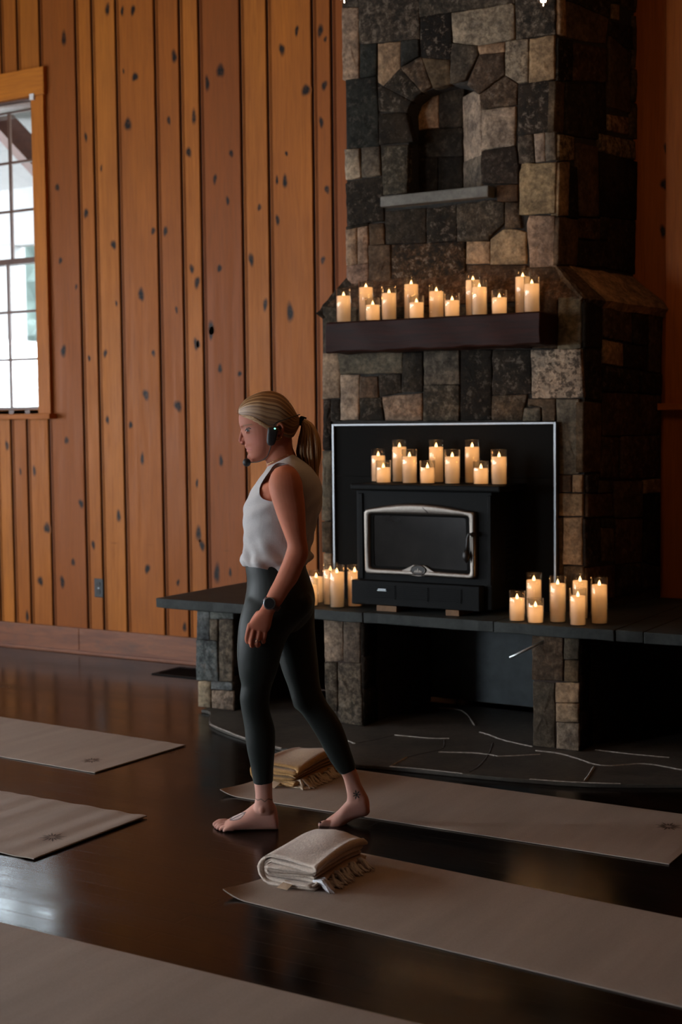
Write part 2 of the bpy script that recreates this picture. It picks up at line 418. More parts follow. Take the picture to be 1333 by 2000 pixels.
# the wall has thickness behind the boards
xs = [XL, WIN[0][0]-.02, WIN[0][1]+.02, WIN[1][0]-.02, WIN[1][1]+.02, XR]
for k in (0, 2, 4): mb.box(xs[k], xs[k+1], W+.014, W+.16, 0, ZC, (.3, 0, .9))
for k in (1, 3):
    if k == 3: mb.box(xs[k], xs[k+1], W+.10, W+.16, 1.60, 3.63, (.2, 0, .5))  # added panel closes the second opening against daylight
    mb.box(xs[k], xs[k+1], W+.014, W+.16, 0, 1.60, (.3, 0, .9)); mb.box(xs[k], xs[k+1], W+.014, W+.16, 3.63, ZC, (.3, 0, .9))
KN = [(125,75,1.2),(210,18,1),(237,22,.9),(260,20,.9),(551,97,1.2),(264,150,1.2),(379,228,1.1),(612,62,1.1),(634,167,1),(598,176,1.3),(250,243,1.2),(352,108,1.1),(405,163,1.1),(431,138,1.2),(310,450,.9),(541,430,1),(276,575,1.4),(488,507,1.1),(567,610,1.6),(520,595,1),(385,552,1),(375,525,.9),(429,524,1),(405,640,1.2),(362,298,.9),(557,354,1.1),(540,352,.7),(645,75,.6),(236,592,.6),(124,686,1.2),(112,366,.9),(118,509,.9),(157,418,.9),(168,268,.8),(170,700,.7),(222,478,1),(408,652,1),(318,452,.9),(383,672,.9),(348,793,1.4),(388,672,.7),(278,896,.9),(285,771,1.1),(92,1031,1.3),(79,1135,1.3),(122,1137,1),(288,1111,1.1),(424,1120,1.5),(450,1118,.7),(232,1008,1),(143,1098,.8),(60,920,.9),(40,921,.6),(165,984,1.1),(178,1064,.9),(388,1042,1.2),(58,1204,1),(362,1225,.9),(348,1138,.6),(400,1066,1),(385,944,.7),(432,900,.9),(430,720,.9),(300,690,.7),(445,392,.7),(470,730,.7),(250,830,.8),(205,690,.8),(630,508,.8),(507,405,.8),(560,300,.6),(620,240,.9),(580,60,.8),(452,300,.8),(330,235,.8),(150,560,.6),(600,905,.8),(640,370,.7),(1298,360,.9),(1302,290,.8),(1296,452,.8),(420,350,.8),(236,140,.5),(190,330,.6),(130,860,.9),(210,820,.8),(20,870,.8),(345,605,.6)]
rk = random.Random(5)
for (px, py, s) in KN:
    p = at_y(px, py, W); x, z = p[0], p[2]
    for g in GX:
        if g-.044 < x < g+.048: x = g+.050 if x > g else g-.046
    t = tone_at(x); n = 14; rx = .019*s*rk.uniform(.8, 1.15); rz = .032*s*rk.uniform(.8, 1.25)
    vs = [(x, W-.00025, z)]; cs = [(t, .95, 0, 0)]
    ph = rk.uniform(0, 6)
    for (q, gk) in ((.55, .95), (.8, .6), (1.25, 0)):
        for k in range(n):
            a = 2*PI*k/n; w = 1+.16*math.sin(2*a+ph)+.1*math.sin(3*a+2*ph)
            vs.append((x+rx*q*w*math.cos(a), W-.00025, z+rz*q*w*math.sin(a))); cs.append((t, gk, 0, 0))
    fs = [(0, 1+k, 1+(k+1) % n) for k in range(n)]
    for r in range(2): fs += [(1+r*n+k, 1+(r+1)*n+k, 1+(r+1)*n+(k+1) % n, 1+r*n+(k+1) % n) for k in range(n)]
    mb.add(vs, fs, cs)
# long faint scuff line across the boards (an old chair-rail mark)
rs = random.Random(11)
x = -6.0
while x < -5.05:
    l = rs.uniform(.05, .16); z = .735+rs.uniform(-.006, .006)-.012*(x+6)
    if not any(x-.03 < g < x+l+.03 for g in GX):
        g_ = rs.uniform(.15, .4); t = tone_at(x+l/2); h = rs.uniform(.005, .013)
        vs = [(x, W-.0006, z), (x+l/2, W-.0006, z-h), (x+l, W-.0006, z), (x+l/2, W-.0006, z+h), (x+l/2, W-.0006, z)]
        mb.add(vs, [(0, 1, 4), (1, 2, 4), (2, 3, 4), (3, 0, 4)], [(t, 0, 0, 0)]*4+[(t, g_, 0, 0)])
    x += l+rs.uniform(.01, .05)
tag(mb.build('wall_back', MAT['wall_wood']), kind='structure')

mb = MB(); rb = random.Random(2); x = XL
for xe in (-8.1, -6.25, -3.98):
    mb.box(x+.001, xe-.001, W-.024, W, 0, .168, (1, 1, 1)); x = xe
mb.box(XL, -3.98, W-.045, W-.024, 0, .022, (1, 1, 1))
mb.box(-2.30, XR, W-.024, W, 0, .168, (1, 1, 1))
tag(mb.build('baseboard_back', MAT['base'], bevel=.004), kind='structure')

# side and rear walls (beyond the frame) with the openings that let the daylight in
def side_wall(name, const, axis, u0, u1, ops, inner):
    mb = MB(); th = .15*inner
    def bx(a, b, z0, z1):
        lo, hi = sorted((const, const+th))
        if axis == 'x': mb.box(lo, hi, a, b, z0, z1, (.4, 0, 0))
        else: mb.box(a, b, lo, hi, z0, z1, (.4, 0, 0))
    u = u0
    for (a, b, z0, z1) in ops:
        bx(u, a, 0, ZC); bx(a, b, 0, z0); bx(a, b, z1, ZC); u = b
    bx(u, u1, 0, ZC)
    tag(mb.build(name, MAT['ceil_wood']), kind='structure')
LOP = [(-2.0, -.9, .8, 2.6), (.9, 2.0, .8, 2.6), (3.7, 4.5, .8, 2.3)]
side_wall('wall_left', XL, 'x', YB, W, LOP, -1)
side_wall('wall_right', XR, 'x', YB, W, [], 1)
ROP = [(-7.6, -6.4, .8, 2.7)]
side_wall('wall_rear', YB, 'y', XL, XR, ROP, -1)

# ------------------------------------------------------------------ windows
def window(name, x0, x1, z0, z1, shade=True):
    shut = not shade
    root = empty(name, ((x0+x1)/2, W, z0)); tag(root, kind='structure')
    ox, oz = -(x0+x1)/2, -z0
    def P(n_, m_, boxes, parent=root, bevel=.003, col=(.6, 0, 0)):
        mb = MB()
        for b in boxes: mb.box(b[0]+ox, b[1]+ox, b[2]-W, b[3]-W, b[4]+oz, b[5]+oz, col)
        return mb.build(n_, m_, parent, bevel=bevel)
    P('side_casing', MAT['case_wood'], [(x1, x1+WINC, W-.028, W, z0-.05, z1)], col=(.75, 0, 0))
    P('side_casing', MAT['case_wood'], [(x0-WINC, x0, W-.028, W, z0-.05, z1)], col=(.45, 0, 0))
    P('head_casing', MAT['case_wood_x'], [(x0-WINC-.012, x1+WINC+.012, W-.034, W, z1, z1+.175)], col=(.9, 0, 0))
    P('sill', MAT['case_wood_x'], [(x0-WINC-.03, x1+WINC+.03, W-.075, W+.10, z0-.062, z0-.028)], col=(.55, 0, 0))
    P('jamb', MAT['sash'], [(x0-.02, x0+.012, W, W+.15, z0-.03, z1), (x1-.012, x1+.02, W, W+.15, z0-.03, z1), (x0, x1, W, W+.15, z1-.012, z1+.02), (x0, x1, W, W+.15, z0-.03, z0)])
    if shut:  # unseen boards added to keep this window's daylight off the chimney
        n = 6
        for i in range(n):
            a = x0+.014+(x1-x0-.028)*i/n; P('light_block_board', MAT['case_wood'], [(a, a+(x1-x0-.028)/n-.003, W+.02, W+.045, z0, z1-.014)], col=(.2+.1*(i % 3), 0, 0))
        return root
    mid = (2.575+2.61)/2
    a, b = x0+.012, x1-.012
    def sash(nm, za, zb, y, rows, top, bot):
        st = .036
        s = P(nm, MAT['sash'], [(a, a+st, y, y+.035, za, zb), (b-st, b, y, y+.035, za, zb), (a+st, b-st, y, y+.035, zb-top, zb), (a+st, b-st, y, y+.035, za, za+bot)])
        bars = []
        n = 3; wd = (b-a-2*st)/n
        for i in range(1, n): bars.append((a+st+i*wd-.009, a+st+i*wd+.009, y+.008, y+.03, za+bot, zb-top))
        hh = (zb-za-top-bot)/rows
        for i in range(1, rows): bars.append((a+st, b-st, y+.006, y+.028, za+bot+i*hh-.008, za+bot+i*hh+.008))
        P('glazing_bars', MAT['sash'], bars, s)
        P('glass_pane', MAT['pane'], [(a+st, b-st, y+.017, y+.020, za+bot, zb-top)], s, bevel=0)
    sash('lower_sash', z0, mid+.015, W+.04, 3, .036, .02)
    sash('upper_sash', mid-.02, z1-.012, W+.085, 3, .045, .036)
    if shade:
        mb = MB(); mb.tube([(a+ox+.02, .015, z1-.042+oz), (b+ox-.015, .015, z1-.042+oz)], .022, 14)
        mb.build('roller_shade', MAT['white_paint'], root, smooth=True)
        mb = MB(); mb.box(b+ox+.012, b+ox+.05, -.040, -.028, z1-.028+oz, z1+.012+oz); mb.build('shade_bracket', MAT['white_paint'], root, bevel=.002)
    return root
window('window_1', *WIN[0]); window('window_2', *WIN[1], shade=False)

# ------------------------------------------------------------------ the porch and garden outside the window
MAT['porch_white'] = plain('porch_white_boards', (.26, .235, .225), .6, 0, 20, .06)
MAT['porch_brown'] = plain('porch_brown_beam', lin((.36, .2, .14)), .7, 0, 20, .2)
MAT['leaf'] = plain('pale_leaves', (.042, .055, .046), .85, 0, 1.4, .35)
MAT['lawn'] = plain('lawn', (.05, .055, .044), .9, 0, 3, .2)
mb = MB(); mb.box(-30, 6, 7.3, 40, -.5, -.4); tag(mb.build('ground_outside', MAT['lawn']), kind='structure')
root = empty('porch_roof', (-8.6, 8.8, 3.4)); tag(root, 'white boarded porch ceiling with a brown brace seen through the window', 'porch')
mb = MB(); n = 16
for i in range(n):
    ya, yb = 7.25+2.25*i/n, 7.25+2.25*(i+1)/n-.010
    za, zb = 4.4-.8*i/n, 4.4-.8*(i+1)/n
    mb.hexa([(-14+8.6, ya-8.8, za-3.4), (-3+8.6-.0, ya-8.8, za-3.4), (-3+8.6, yb-8.8, zb-3.4), (-14+8.6, yb-8.8, zb-3.4)], [(-14+8.6, ya-8.8, za-3.36), (-3+8.6, ya-8.8, za-3.36), (-3+8.6, yb-8.8, zb-3.36), (-14+8.6, yb-8.8, zb-3.36)])
mb.build('ceiling_boards', MAT['porch_white'], root)
mb = MB(); mb.box(-5.4, 5.6, .70, .82, -.30, 0.28); mb.build('fascia_beam', MAT['porch_white'], root)
mb = MB(); p1 = at_y(-45, 188, 8.4)-(-8.6, 8.8, 3.4); p2 = at_y(95, 338, 8.4)-(-8.6, 8.8, 3.4)
mb.tube([p1, p2], .12, 4); mb.build('brace', MAT['porch_brown'], root)
mb = MB(); p = at_y(24, 620, 9.56); mb.box(p[0]+8.6-.09, p[0]+8.6+.09, .67, .85, -3.79, -.30); mb.build('post', MAT['porch_white'], root)
rr_ = random.Random(4)
for i, (px, py, Y, r, lb) in enumerate([(48, 640, 19, 2.35, 'big pale leafy tree filling the lower panes of the window'), (66, 740, 14.2, .7, 'small pale bush low in the right panes of the window'), (-120, 600, 30, 2.4, 'broad pale tree at the left edge of the window')]):
    p = at_y(px, py, Y); root = empty('garden_tree', (p[0], p[1], -.4)); tag(root, lb, 'tree')
    bm = bmesh.new(); bmesh.ops.create_icosphere(bm, subdivisions=4, radius=r)
    for v in bm.verts:
        q = v.co*(3.2/r); v.co *= 1+.16*math.sin(q.x*2.1+i)*math.sin(q.y*2.7)+.1*math.sin(q.z*5+q.x*4)+rr_.uniform(-.05, .05); v.co.z += p[2]+.4
    me = bpy.data.meshes.new('crown'); bm.to_mesh(me); bm.free(); me.materials.append(MAT['leaf'])
    o = bpy.data.objects.new('crown', me); COL.objects.link(o); o.parent = root
    mb = MB(); mb.tube([(0, 0, 0), (0, 0, p[2]+.4)], [.1, .05], 8); mb.build('trunk', MAT['porch_brown'], root)

# wall outlet, floor register
p0 = at_y(194, 1148, W)
root = empty('wall_outlet', (p0[0], W-.0005, p0[2]-.062)); tag(root, 'black duplex wall outlet low on the knotty pine wall', 'outlet')
mb = MB(); mb.box(-.037, .037, -.007, 0, 0, .122); mb.build('cover_plate', MAT['black_plastic'], root, bevel=.003)
for z in (.036, .086):
    mb = MB(); mb.lathe([(0, 0), (.0165, 0), (.0165, .003), (0, .003)], 20)
    o = mb.build('socket', MAT['iron'], root); o.rotation_euler = (PI/2, 0, 0); o.location = (0, -.007, z)
mb = MB(); mb.lathe([(0, 0), (.004, 0), (.004, .002), (0, .002)], 10); o = mb.build('screw', MAT['steel_rod'], root); o.rotation_euler = (PI/2, 0, 0); o.location = (0, -.007, .061)

a = at_z(300, 1316, 0); b2 = at_z(384, 1328, 0); c2 = at_z(346, 1303, 0)
x0, x1, y0, y1 = a[0]+.0, a[0]+.62, b2[1]+.02, c2[1]
root = empty('floor_register', ((x0+x1)/2, (y0+y1)/2, 0)); tag(root, 'black slotted floor vent by the left end of the hearth', 'floor vent')
w2, d2 = (x1-x0)/2, (y1-y0)/2
mb = MB()
mb.box(-w2, w2, -d2, -d2+.025, 0, .006); mb.box(-w2, w2, d2-.025, d2, 0, .006); mb.box(-w2, -w2+.025, -d2+.025, d2-.025, 0, .006); mb.box(w2-.025, w2, -d2+.025, d2-.025, 0, .006)
mb.build('frame', MAT['black_metal'], root, bevel=.002)
mb = MB(); k = 22
for i in range(k):
    xx = -w2+.03+(2*w2-.06)*i/(k-1); mb.box(xx-.004, xx+.004, -d2+.025, d2-.025, .0005, .005)
mb.build('grille', MAT['black_metal'], root)
# ------------------------------------------------------------------ stone fireplace
class Plane:
    def __init__(s, O, u, n): s.O = np.array(O, float); s.u = np.array(u, float)/np.linalg.norm(u); s.n = np.array(n, float)/np.linalg.norm(n); s.w = np.array([0, 0, 1.])
    def uv(s, px, py):
        d = ray(px, py); t = ((s.O-CAM)@s.n)/(d@s.n); P = CAM+d*t-s.O; return np.array([P@s.u, P@s.w])
    def P(s, u, v, h=0): return s.O+s.u*u+s.w*v+s.n*h
YC, YU = 6.30, 6.36
XUL, XUR = -3.785, -2.622            # upper stack
XLL, XLR = -3.905, -2.462            # lower breast
XUW, XLW = -2.487, -2.338            # where the right sides meet the wall
PF = Plane((0, YC, 0), (1, 0, 0), (0, -1, 0)); PU = Plane((0, YU, 0), (1, 0, 0), (0, -1, 0))
PN = Plane((0, YU+.12, 0), (1, 0, 0), (0, -1, 0)); PP = Plane((0, 5.905, 0), (1, 0, 0), (0, -1, 0))
def sideplane(xa, ya, xb, yb):
    u = np.array([xb-xa, yb-ya, 0]); u /= np.linalg.norm(u); return Plane((xa, ya, 0), u, (u[1], -u[0], 0))
PSU = sideplane(XUR, YU, XUW, W); PSL = sideplane(XLR, YC, XLW, W)
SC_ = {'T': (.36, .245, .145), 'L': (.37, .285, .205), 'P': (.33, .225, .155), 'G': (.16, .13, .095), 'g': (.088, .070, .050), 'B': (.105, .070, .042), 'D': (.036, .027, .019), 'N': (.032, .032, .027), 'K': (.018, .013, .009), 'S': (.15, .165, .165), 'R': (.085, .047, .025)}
rs = random.Random(21)
def stone(mb, pl, poly, code, mot=.2, pro=None, gap=-.0022):
    c = SC_[code]; k = rs.uniform(.9, 1.1); col = tuple(.72*x*k*rs.uniform(.96, 1.04) for x in c)
    q = [pl.uv(*p) for p in poly]
    if pl is PF or pl is PSL: q = [np.array([p[0], max(p[1], .590)]) for p in q]
    if pl is PP: q = [np.array([p[0], max(p[1], .0225)]) for p in q]
    ar = sum(q[i][0]*q[(i+1) % len(q)][1]-q[(i+1) % len(q)][0]*q[i][1] for i in range(len(q)))
    if ar < 0: q = q[::-1]
    pts = []
    for i in range(len(q)):
        a, b = q[i], q[(i+1) % len(q)]; d = np.linalg.norm(b-a); n = max(2, int(d/.03))
        for j in range(n):
            t = j/n
            p = a+(b-a)*t
            if j: p = p+np.array([rs.uniform(-1, 1), rs.uniform(-1, 1)])*.0022
            pts.append(p)
    pts = np.array(pts); cen = pts.mean(0)
    def inset(d):
        out = []
        n = len(pts)
        for i in range(n):
            e = pts[(i+1) % n]-pts[i-1]; e = e/(np.linalg.norm(e)+1e-9); nn = np.array([-e[1], e[0]])
            out.append(pts[i]+nn*d)
        return np.array(out)
    pro = rs.uniform(.011, .021) if pro is None else pro
    tx, ty = rs.uniform(-.03, .03), rs.uniform(-.03, .03)
    rings = []
    for d, h in ((gap, -.03), (gap, pro-.008), (gap+.002, pro-.002), (gap+.007, pro)):
        r = inset(d); rings.append([pl.P(p[0], p[1], h+(0 if h < 0 else ((p-cen)@np.array([tx, ty])))+(rs.uniform(-.0015, .0015) if h > 0 else 0)) for p in r])
    r3 = inset(gap+.007)
    for s_, hb in ((.66, .0035), (.3, .005)):
        rings.append([pl.P(*(cen+(p-cen)*s_), pro+hb*rs.uniform(.1, 1.3)+((p-cen)*s_@np.array([tx, ty]))) for p in r3])
    n = len(pts); vs = [p for r in rings for p in r]+[pl.P(*cen, pro+.005)]
    fs = [(i*n+k, i*n+(k+1) % n, (i+1)*n+(k+1) % n, (i+1)*n+k) for i in range(len(rings)-1) for k in range(n)]
    b = (len(rings)-1)*n; fs += [(b+k, b+(k+1) % n, len(vs)-1) for k in range(n)]
    mb.add(vs, fs, (*col, mot))

FP = empty('stone_fireplace', (-3.18, 6.67, .583)); tag(FP, 'tall dark fieldstone fireplace chimney with an arched niche', 'fireplace')
FPO = np.array([-3.18, 6.67, .583])
def fbuild(mb, name, mats, parent=FP, origin=FPO, **k):
    mb.v = [tuple(np.array(v)-origin) for v in mb.v]; return mb.build(name, mats, parent, **k)

UP_ST = [
 ([(672,17),(703,17),(704,80),(703,154),(672,156)],'P',.15), ([(670,-60),(703,-60),(703,15),(671,15)],'g',.5),
 ([(705,-60),(820,-60),(821,76),(785,80),(741,83),(705,86)],'g',.75), ([(706,88),(739,86),(738,147),(707,152)],'N',.15),
 ([(741,87),(784.5,82),(784.5,134),(751,169),(741,161)],'T',.0), ([(786,81),(820,78),(821,111),(800,122),(786,132)],'N',.1),
 ([(822.5,34),(883,25),(886,86),(882,117),(825,114)],'K',.9), ([(822,-60),(1007,-60),(1007,7),(968,13),(883,24),(822,33)],'g',.6),
 ([(885,27),(968,15),(1003,8.5),(1008,13.5),(1007.5,76.5),(990.5,81),(939,89),(888,83)],'L',.35), ([(1010,-60),(1087,-60),(1087,68),(1011,77)],'g',.8),
 ([(936.5,91),(989.5,83.5),(989,102),(940,107.5)],'T',.05), ([(990.5,83),(1034.5,77.6),(1034.5,161.6),(1015,162.5),(990.5,147.5)],'L',.55),
 ([(1038,77.6),(1085.7,70),(1086,155),(1036.7,162)],'T',.05),
 ([(752,170),(785,135),(826.5,180),(806,198),(786,187)],'D',.7), ([(742,172),(751,170),(786,187),(806,199),(797,221.7),(744,217)],'D',.6),
 ([(786,133),(825.5,112.5),(847,169),(828,180),(795,144)],'B',.6), ([(828,115),(881.7,118),(883,165.5),(867,169),(849,173)],'B',.15),
 ([(885,86),(935.7,90),(936,108),(912,157.5),(882,164.5)],'g',.35), ([(940,108),(988,103.5),(989.5,146),(939,184.6),(916,166.5)],'B',.4),
 ([(939,187),(989.5,148.5),(1013,165.5),(1011,205),(942,214)],'B',.55), ([(944,216),(1009.5,209),(1007,284),(943,293)],'L',.2),
 ([(944,297),(1008.5,286),(1016,324),(1015,360),(945.5,358),(942,322)],'D',.3), ([(1015,166.5),(1083,157.5),(1080.5,256.5),(1015,264.5)],'D',.75),
 ([(1015,267),(1043,263),(1046.8,317),(1015,320.6)],'g',.6), ([(1046,263),(1066,260),(1067,315),(1049,317)],'L',.1), ([(1068,260),(1086,257),(1089,313),(1069,315)],'G',.1),
 ([(1022,320.6),(1089,318),(1087,417),(1017.5,419.7),(1017,337)],'T',.12), ([(975,363),(1015,362),(1015,394),(975,394)],'R',.1),
 ([(897,401.6),(959,392.6),(987,396),(987,436.5),(959,463.5),(957,470),(897,471.4)],'g',.6), ([(989.4,396),(1015,396),(1017.5,421),(1021,445.5),(989.4,446.7)],'B',.3),
 ([(961,468),(986,449),(1008.5,449),(1030,454.5),(1030,515.3),(960,516.4)],'T',.1), ([(914,472.5),(959,472.5),(959,515),(912,515)],'T',.05),
 ([(1037.8,422),(1087,423),(1086,520),(1038,522),(1033,439)],'P',.1),
 ([(678,157.5),(737,149.5),(743,286),(682,291)],'N',.2), ([(743,223),(797,222),(801,240),(811,278),(744,283)],'K',.2),
 ([(677,293.6),(705,291.4),(707,347.6),(679,351)],'L',.05), ([(709,290),(743,287),(746.6,343),(710.6,346.5)],'G',.1),
 ([(746.6,285),(799.5,283.5),(798.5,378),(752,381)],'g',.6), ([(677,360),(682,355.5),(749,345.4),(752,432),(716,435.4),(681,444)],'D',.4),
 ([(755.6,414),(834.4,407),(835.5,473.7),(757,476)],'D',.2), ([(836.7,409.5),(895,400.5),(896,470),(838,473.7)],'D',.6),
 ([(724,439),(751,436.5),(753.4,477),(725,479)],'B',.2), ([(679,450),(700,446),(701,516),(681,518.7)],'P',.1), ([(701.5,446),(720.8,442),(722,513),(702,516)],'P',.2),
 ([(681,520),(722,515),(722,600),(681,600)],'P',.1), ([(724,480.4),(766,479),(767,600),(724,600)],'B',.2),
 ([(769,479),(910,472),(912,600),(769,600)],'R',.85), ([(914,518),(1030,519),(1032,600),(914,600)],'R',.3), ([(1033,525),(1087,523),(1087,600),(1033,600)],'B',.2),
 ([(679,444),(679,448),(722,440),(722,436)],'D',.1)]
xr = [670, 742, 822, 905, 1000, 1087]
for ya, yb in ((-62, -150), (-152, -235), (-237, -330)):
    for k in range(5):
        o1, o2 = (0 if k == 0 else rs.uniform(-14, 14)), 0
        UP_ST.append(([(xr[k]+2, yb), (xr[k+1]-2, yb), (xr[k+1]-2, ya), (xr[k]+2, ya)], rs.choice('gDBGLN'), .5))
mb = MB()
for poly, c, m_ in UP_ST: stone(mb, PU, poly, c, m_)
# backing core of the stack around the niche, up to the ceiling
core = MB(); mc = (1, 1, 1)
NL, NR = PU.uv(799, 330)[0], PU.uv(942, 300)[0]; NB = PU.uv(870, 372)[1]
loopx = [(799,378),(799,284),(798,222),(806,199),(826,181),(848,173),(882,165),(912,168),(939,187),(942,214),(942,366)]
lp = [PU.uv(*p) for p in loopx]
XS = XUR-.004
core.box(XUL+.004, lp[1][0], YU, YU+.6, 1.9, ZC, mc); core.box(lp[-1][0], XS, YU, YU+.6, 1.9, ZC, mc)
zb = lp[0][1]
core.box(lp[1][0], lp[-1][0], YU, YU+.6, 1.9, zb, mc)
zt = 3.35
core.box(lp[1][0], lp[-1][0], YU, YU+.6, zt, ZC, mc)
for i in range(1, len(lp)-2):
    (a0, z0), (a1, z1) = lp[i], lp[i+1]
    if a1-a0 < .002: continue
    core.hexa([(a0, YU, z0), (a1, YU, z1), (a1, YU+.13, z1), (a0, YU+.13, z0)], [(a0, YU, zt), (a1, YU, zt), (a1, YU+.13, zt), (a0, YU+.13, zt)], mc)
core.box(lp[1][0]-.01, lp[-1][0]+.01, YU+.14, YU+.6, zb, zt, mc)
# taper of the right side
core.hexa([(XS-.3, YU+.01, 1.9), (XS, YU+.01, 1.9), (XUW-.004, W-.002, 1.9), (XS-.3, W-.002, 1.9)], [(XS-.3, YU+.01, ZC), (XS, YU+.01, ZC), (XUW-.004, W-.002, ZC), (XS-.3, W-.002, ZC)], mc)
core.box(XUL+.004, XS-.3, YU+.55, W-.002, 1.9, ZC, mc)
fbuild(core, 'masonry_core', MAT['mortar'])
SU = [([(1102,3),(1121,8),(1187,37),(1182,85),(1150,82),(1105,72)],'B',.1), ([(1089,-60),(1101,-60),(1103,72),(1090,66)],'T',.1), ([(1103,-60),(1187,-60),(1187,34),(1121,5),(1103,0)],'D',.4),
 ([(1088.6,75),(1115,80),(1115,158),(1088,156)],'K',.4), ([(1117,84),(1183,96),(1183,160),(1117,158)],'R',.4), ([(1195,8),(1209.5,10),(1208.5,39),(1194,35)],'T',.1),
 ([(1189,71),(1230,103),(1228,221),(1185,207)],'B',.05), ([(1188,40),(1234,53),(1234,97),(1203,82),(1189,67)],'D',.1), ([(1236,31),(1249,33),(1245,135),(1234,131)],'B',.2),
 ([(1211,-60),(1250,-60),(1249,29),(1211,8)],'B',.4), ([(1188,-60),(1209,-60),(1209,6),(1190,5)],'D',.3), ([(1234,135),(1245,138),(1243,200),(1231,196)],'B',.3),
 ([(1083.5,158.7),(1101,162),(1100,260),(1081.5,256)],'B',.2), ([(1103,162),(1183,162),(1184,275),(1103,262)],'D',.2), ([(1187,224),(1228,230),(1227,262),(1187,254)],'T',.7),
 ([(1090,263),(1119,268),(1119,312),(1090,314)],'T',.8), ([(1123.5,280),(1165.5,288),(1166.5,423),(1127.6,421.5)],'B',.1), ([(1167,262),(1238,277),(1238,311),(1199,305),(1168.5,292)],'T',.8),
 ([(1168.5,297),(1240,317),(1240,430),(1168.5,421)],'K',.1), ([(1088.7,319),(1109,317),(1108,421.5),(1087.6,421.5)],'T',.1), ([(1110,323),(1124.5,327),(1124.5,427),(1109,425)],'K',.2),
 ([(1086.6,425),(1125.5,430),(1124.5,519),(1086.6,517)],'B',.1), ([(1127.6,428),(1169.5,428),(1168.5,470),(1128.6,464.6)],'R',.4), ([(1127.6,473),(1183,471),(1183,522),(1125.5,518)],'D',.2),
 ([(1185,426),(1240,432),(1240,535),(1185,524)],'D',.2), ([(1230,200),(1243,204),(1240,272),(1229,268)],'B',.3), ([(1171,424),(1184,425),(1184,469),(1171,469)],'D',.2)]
for ya, yb in ((-62, -150), (-152, -235), (-237, -330)):
    for xa_, xb_ in ((1089, 1135), (1137, 1187), (1189, 1250)): SU.append(([(xa_, yb), (xb_, yb), (xb_, ya), (xa_, ya)], rs.choice('BDRK'), .3))
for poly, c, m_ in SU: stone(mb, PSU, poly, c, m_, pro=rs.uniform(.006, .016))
# niche back wall stones and the splayed right jamb
for poly, c, m_ in [([(800,202),(858,187),(859,249),(800,256)],'T',.05), ([(800,190),(800,200),(858,185),(858,160)],'D',.1), ([(860,150),(910,150),(906,247),(860,250)],'D',.2), ([(800,258),(906,250),(906,305),(800,308)],'D',.15), ([(800,310),(857,308),(857,385),(800,385)],'K',.1), ([(859,308),(906,307),(906,385),(859,385)],'K',.1)]:
    stone(mb, PN, poly, c, m_, pro=.012)
a_ = PN.uv(905, 300); b_ = PU.uv(943, 300)
PJ = Plane((a_[0], YU+.12, 0), (b_[0]-a_[0], -.125, 0), (-.125, -(b_[0]-a_[0]), 0))
zlo, zhi = PU.uv(942, 367)[1], PU.uv(942, 214)[1]
def jst(z0, z1, code):
    ln = math.hypot(b_[0]-a_[0], .125); f = [(0, z0), (ln, z0), (ln, z1), (0, z1)]
    class Q(Plane): pass
    q = Q(PJ.O, PJ.u, PJ.n); q.uv = lambda x, y: np.array([x, y]); stone(mb, q, f, code, .15, pro=.004)
jst(zlo-.03, zlo+.42*(zhi-zlo), 'G'); jst(zlo+.42*(zhi-zlo), zhi+.1, 'L')
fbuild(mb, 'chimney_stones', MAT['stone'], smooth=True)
mb = MB(); q = [PU.uv(755, 398), PU.uv(970, 384)]
zs0 = PU.uv(755, 409)[1]
mb.box(PU.uv(757, 398)[0], PU.uv(967, 384)[0], YU-.075, YU+.13, zs0+.002, zs0+.055)
fbuild(mb, 'niche_sill', MAT['sill_slate'], bevel=.006)

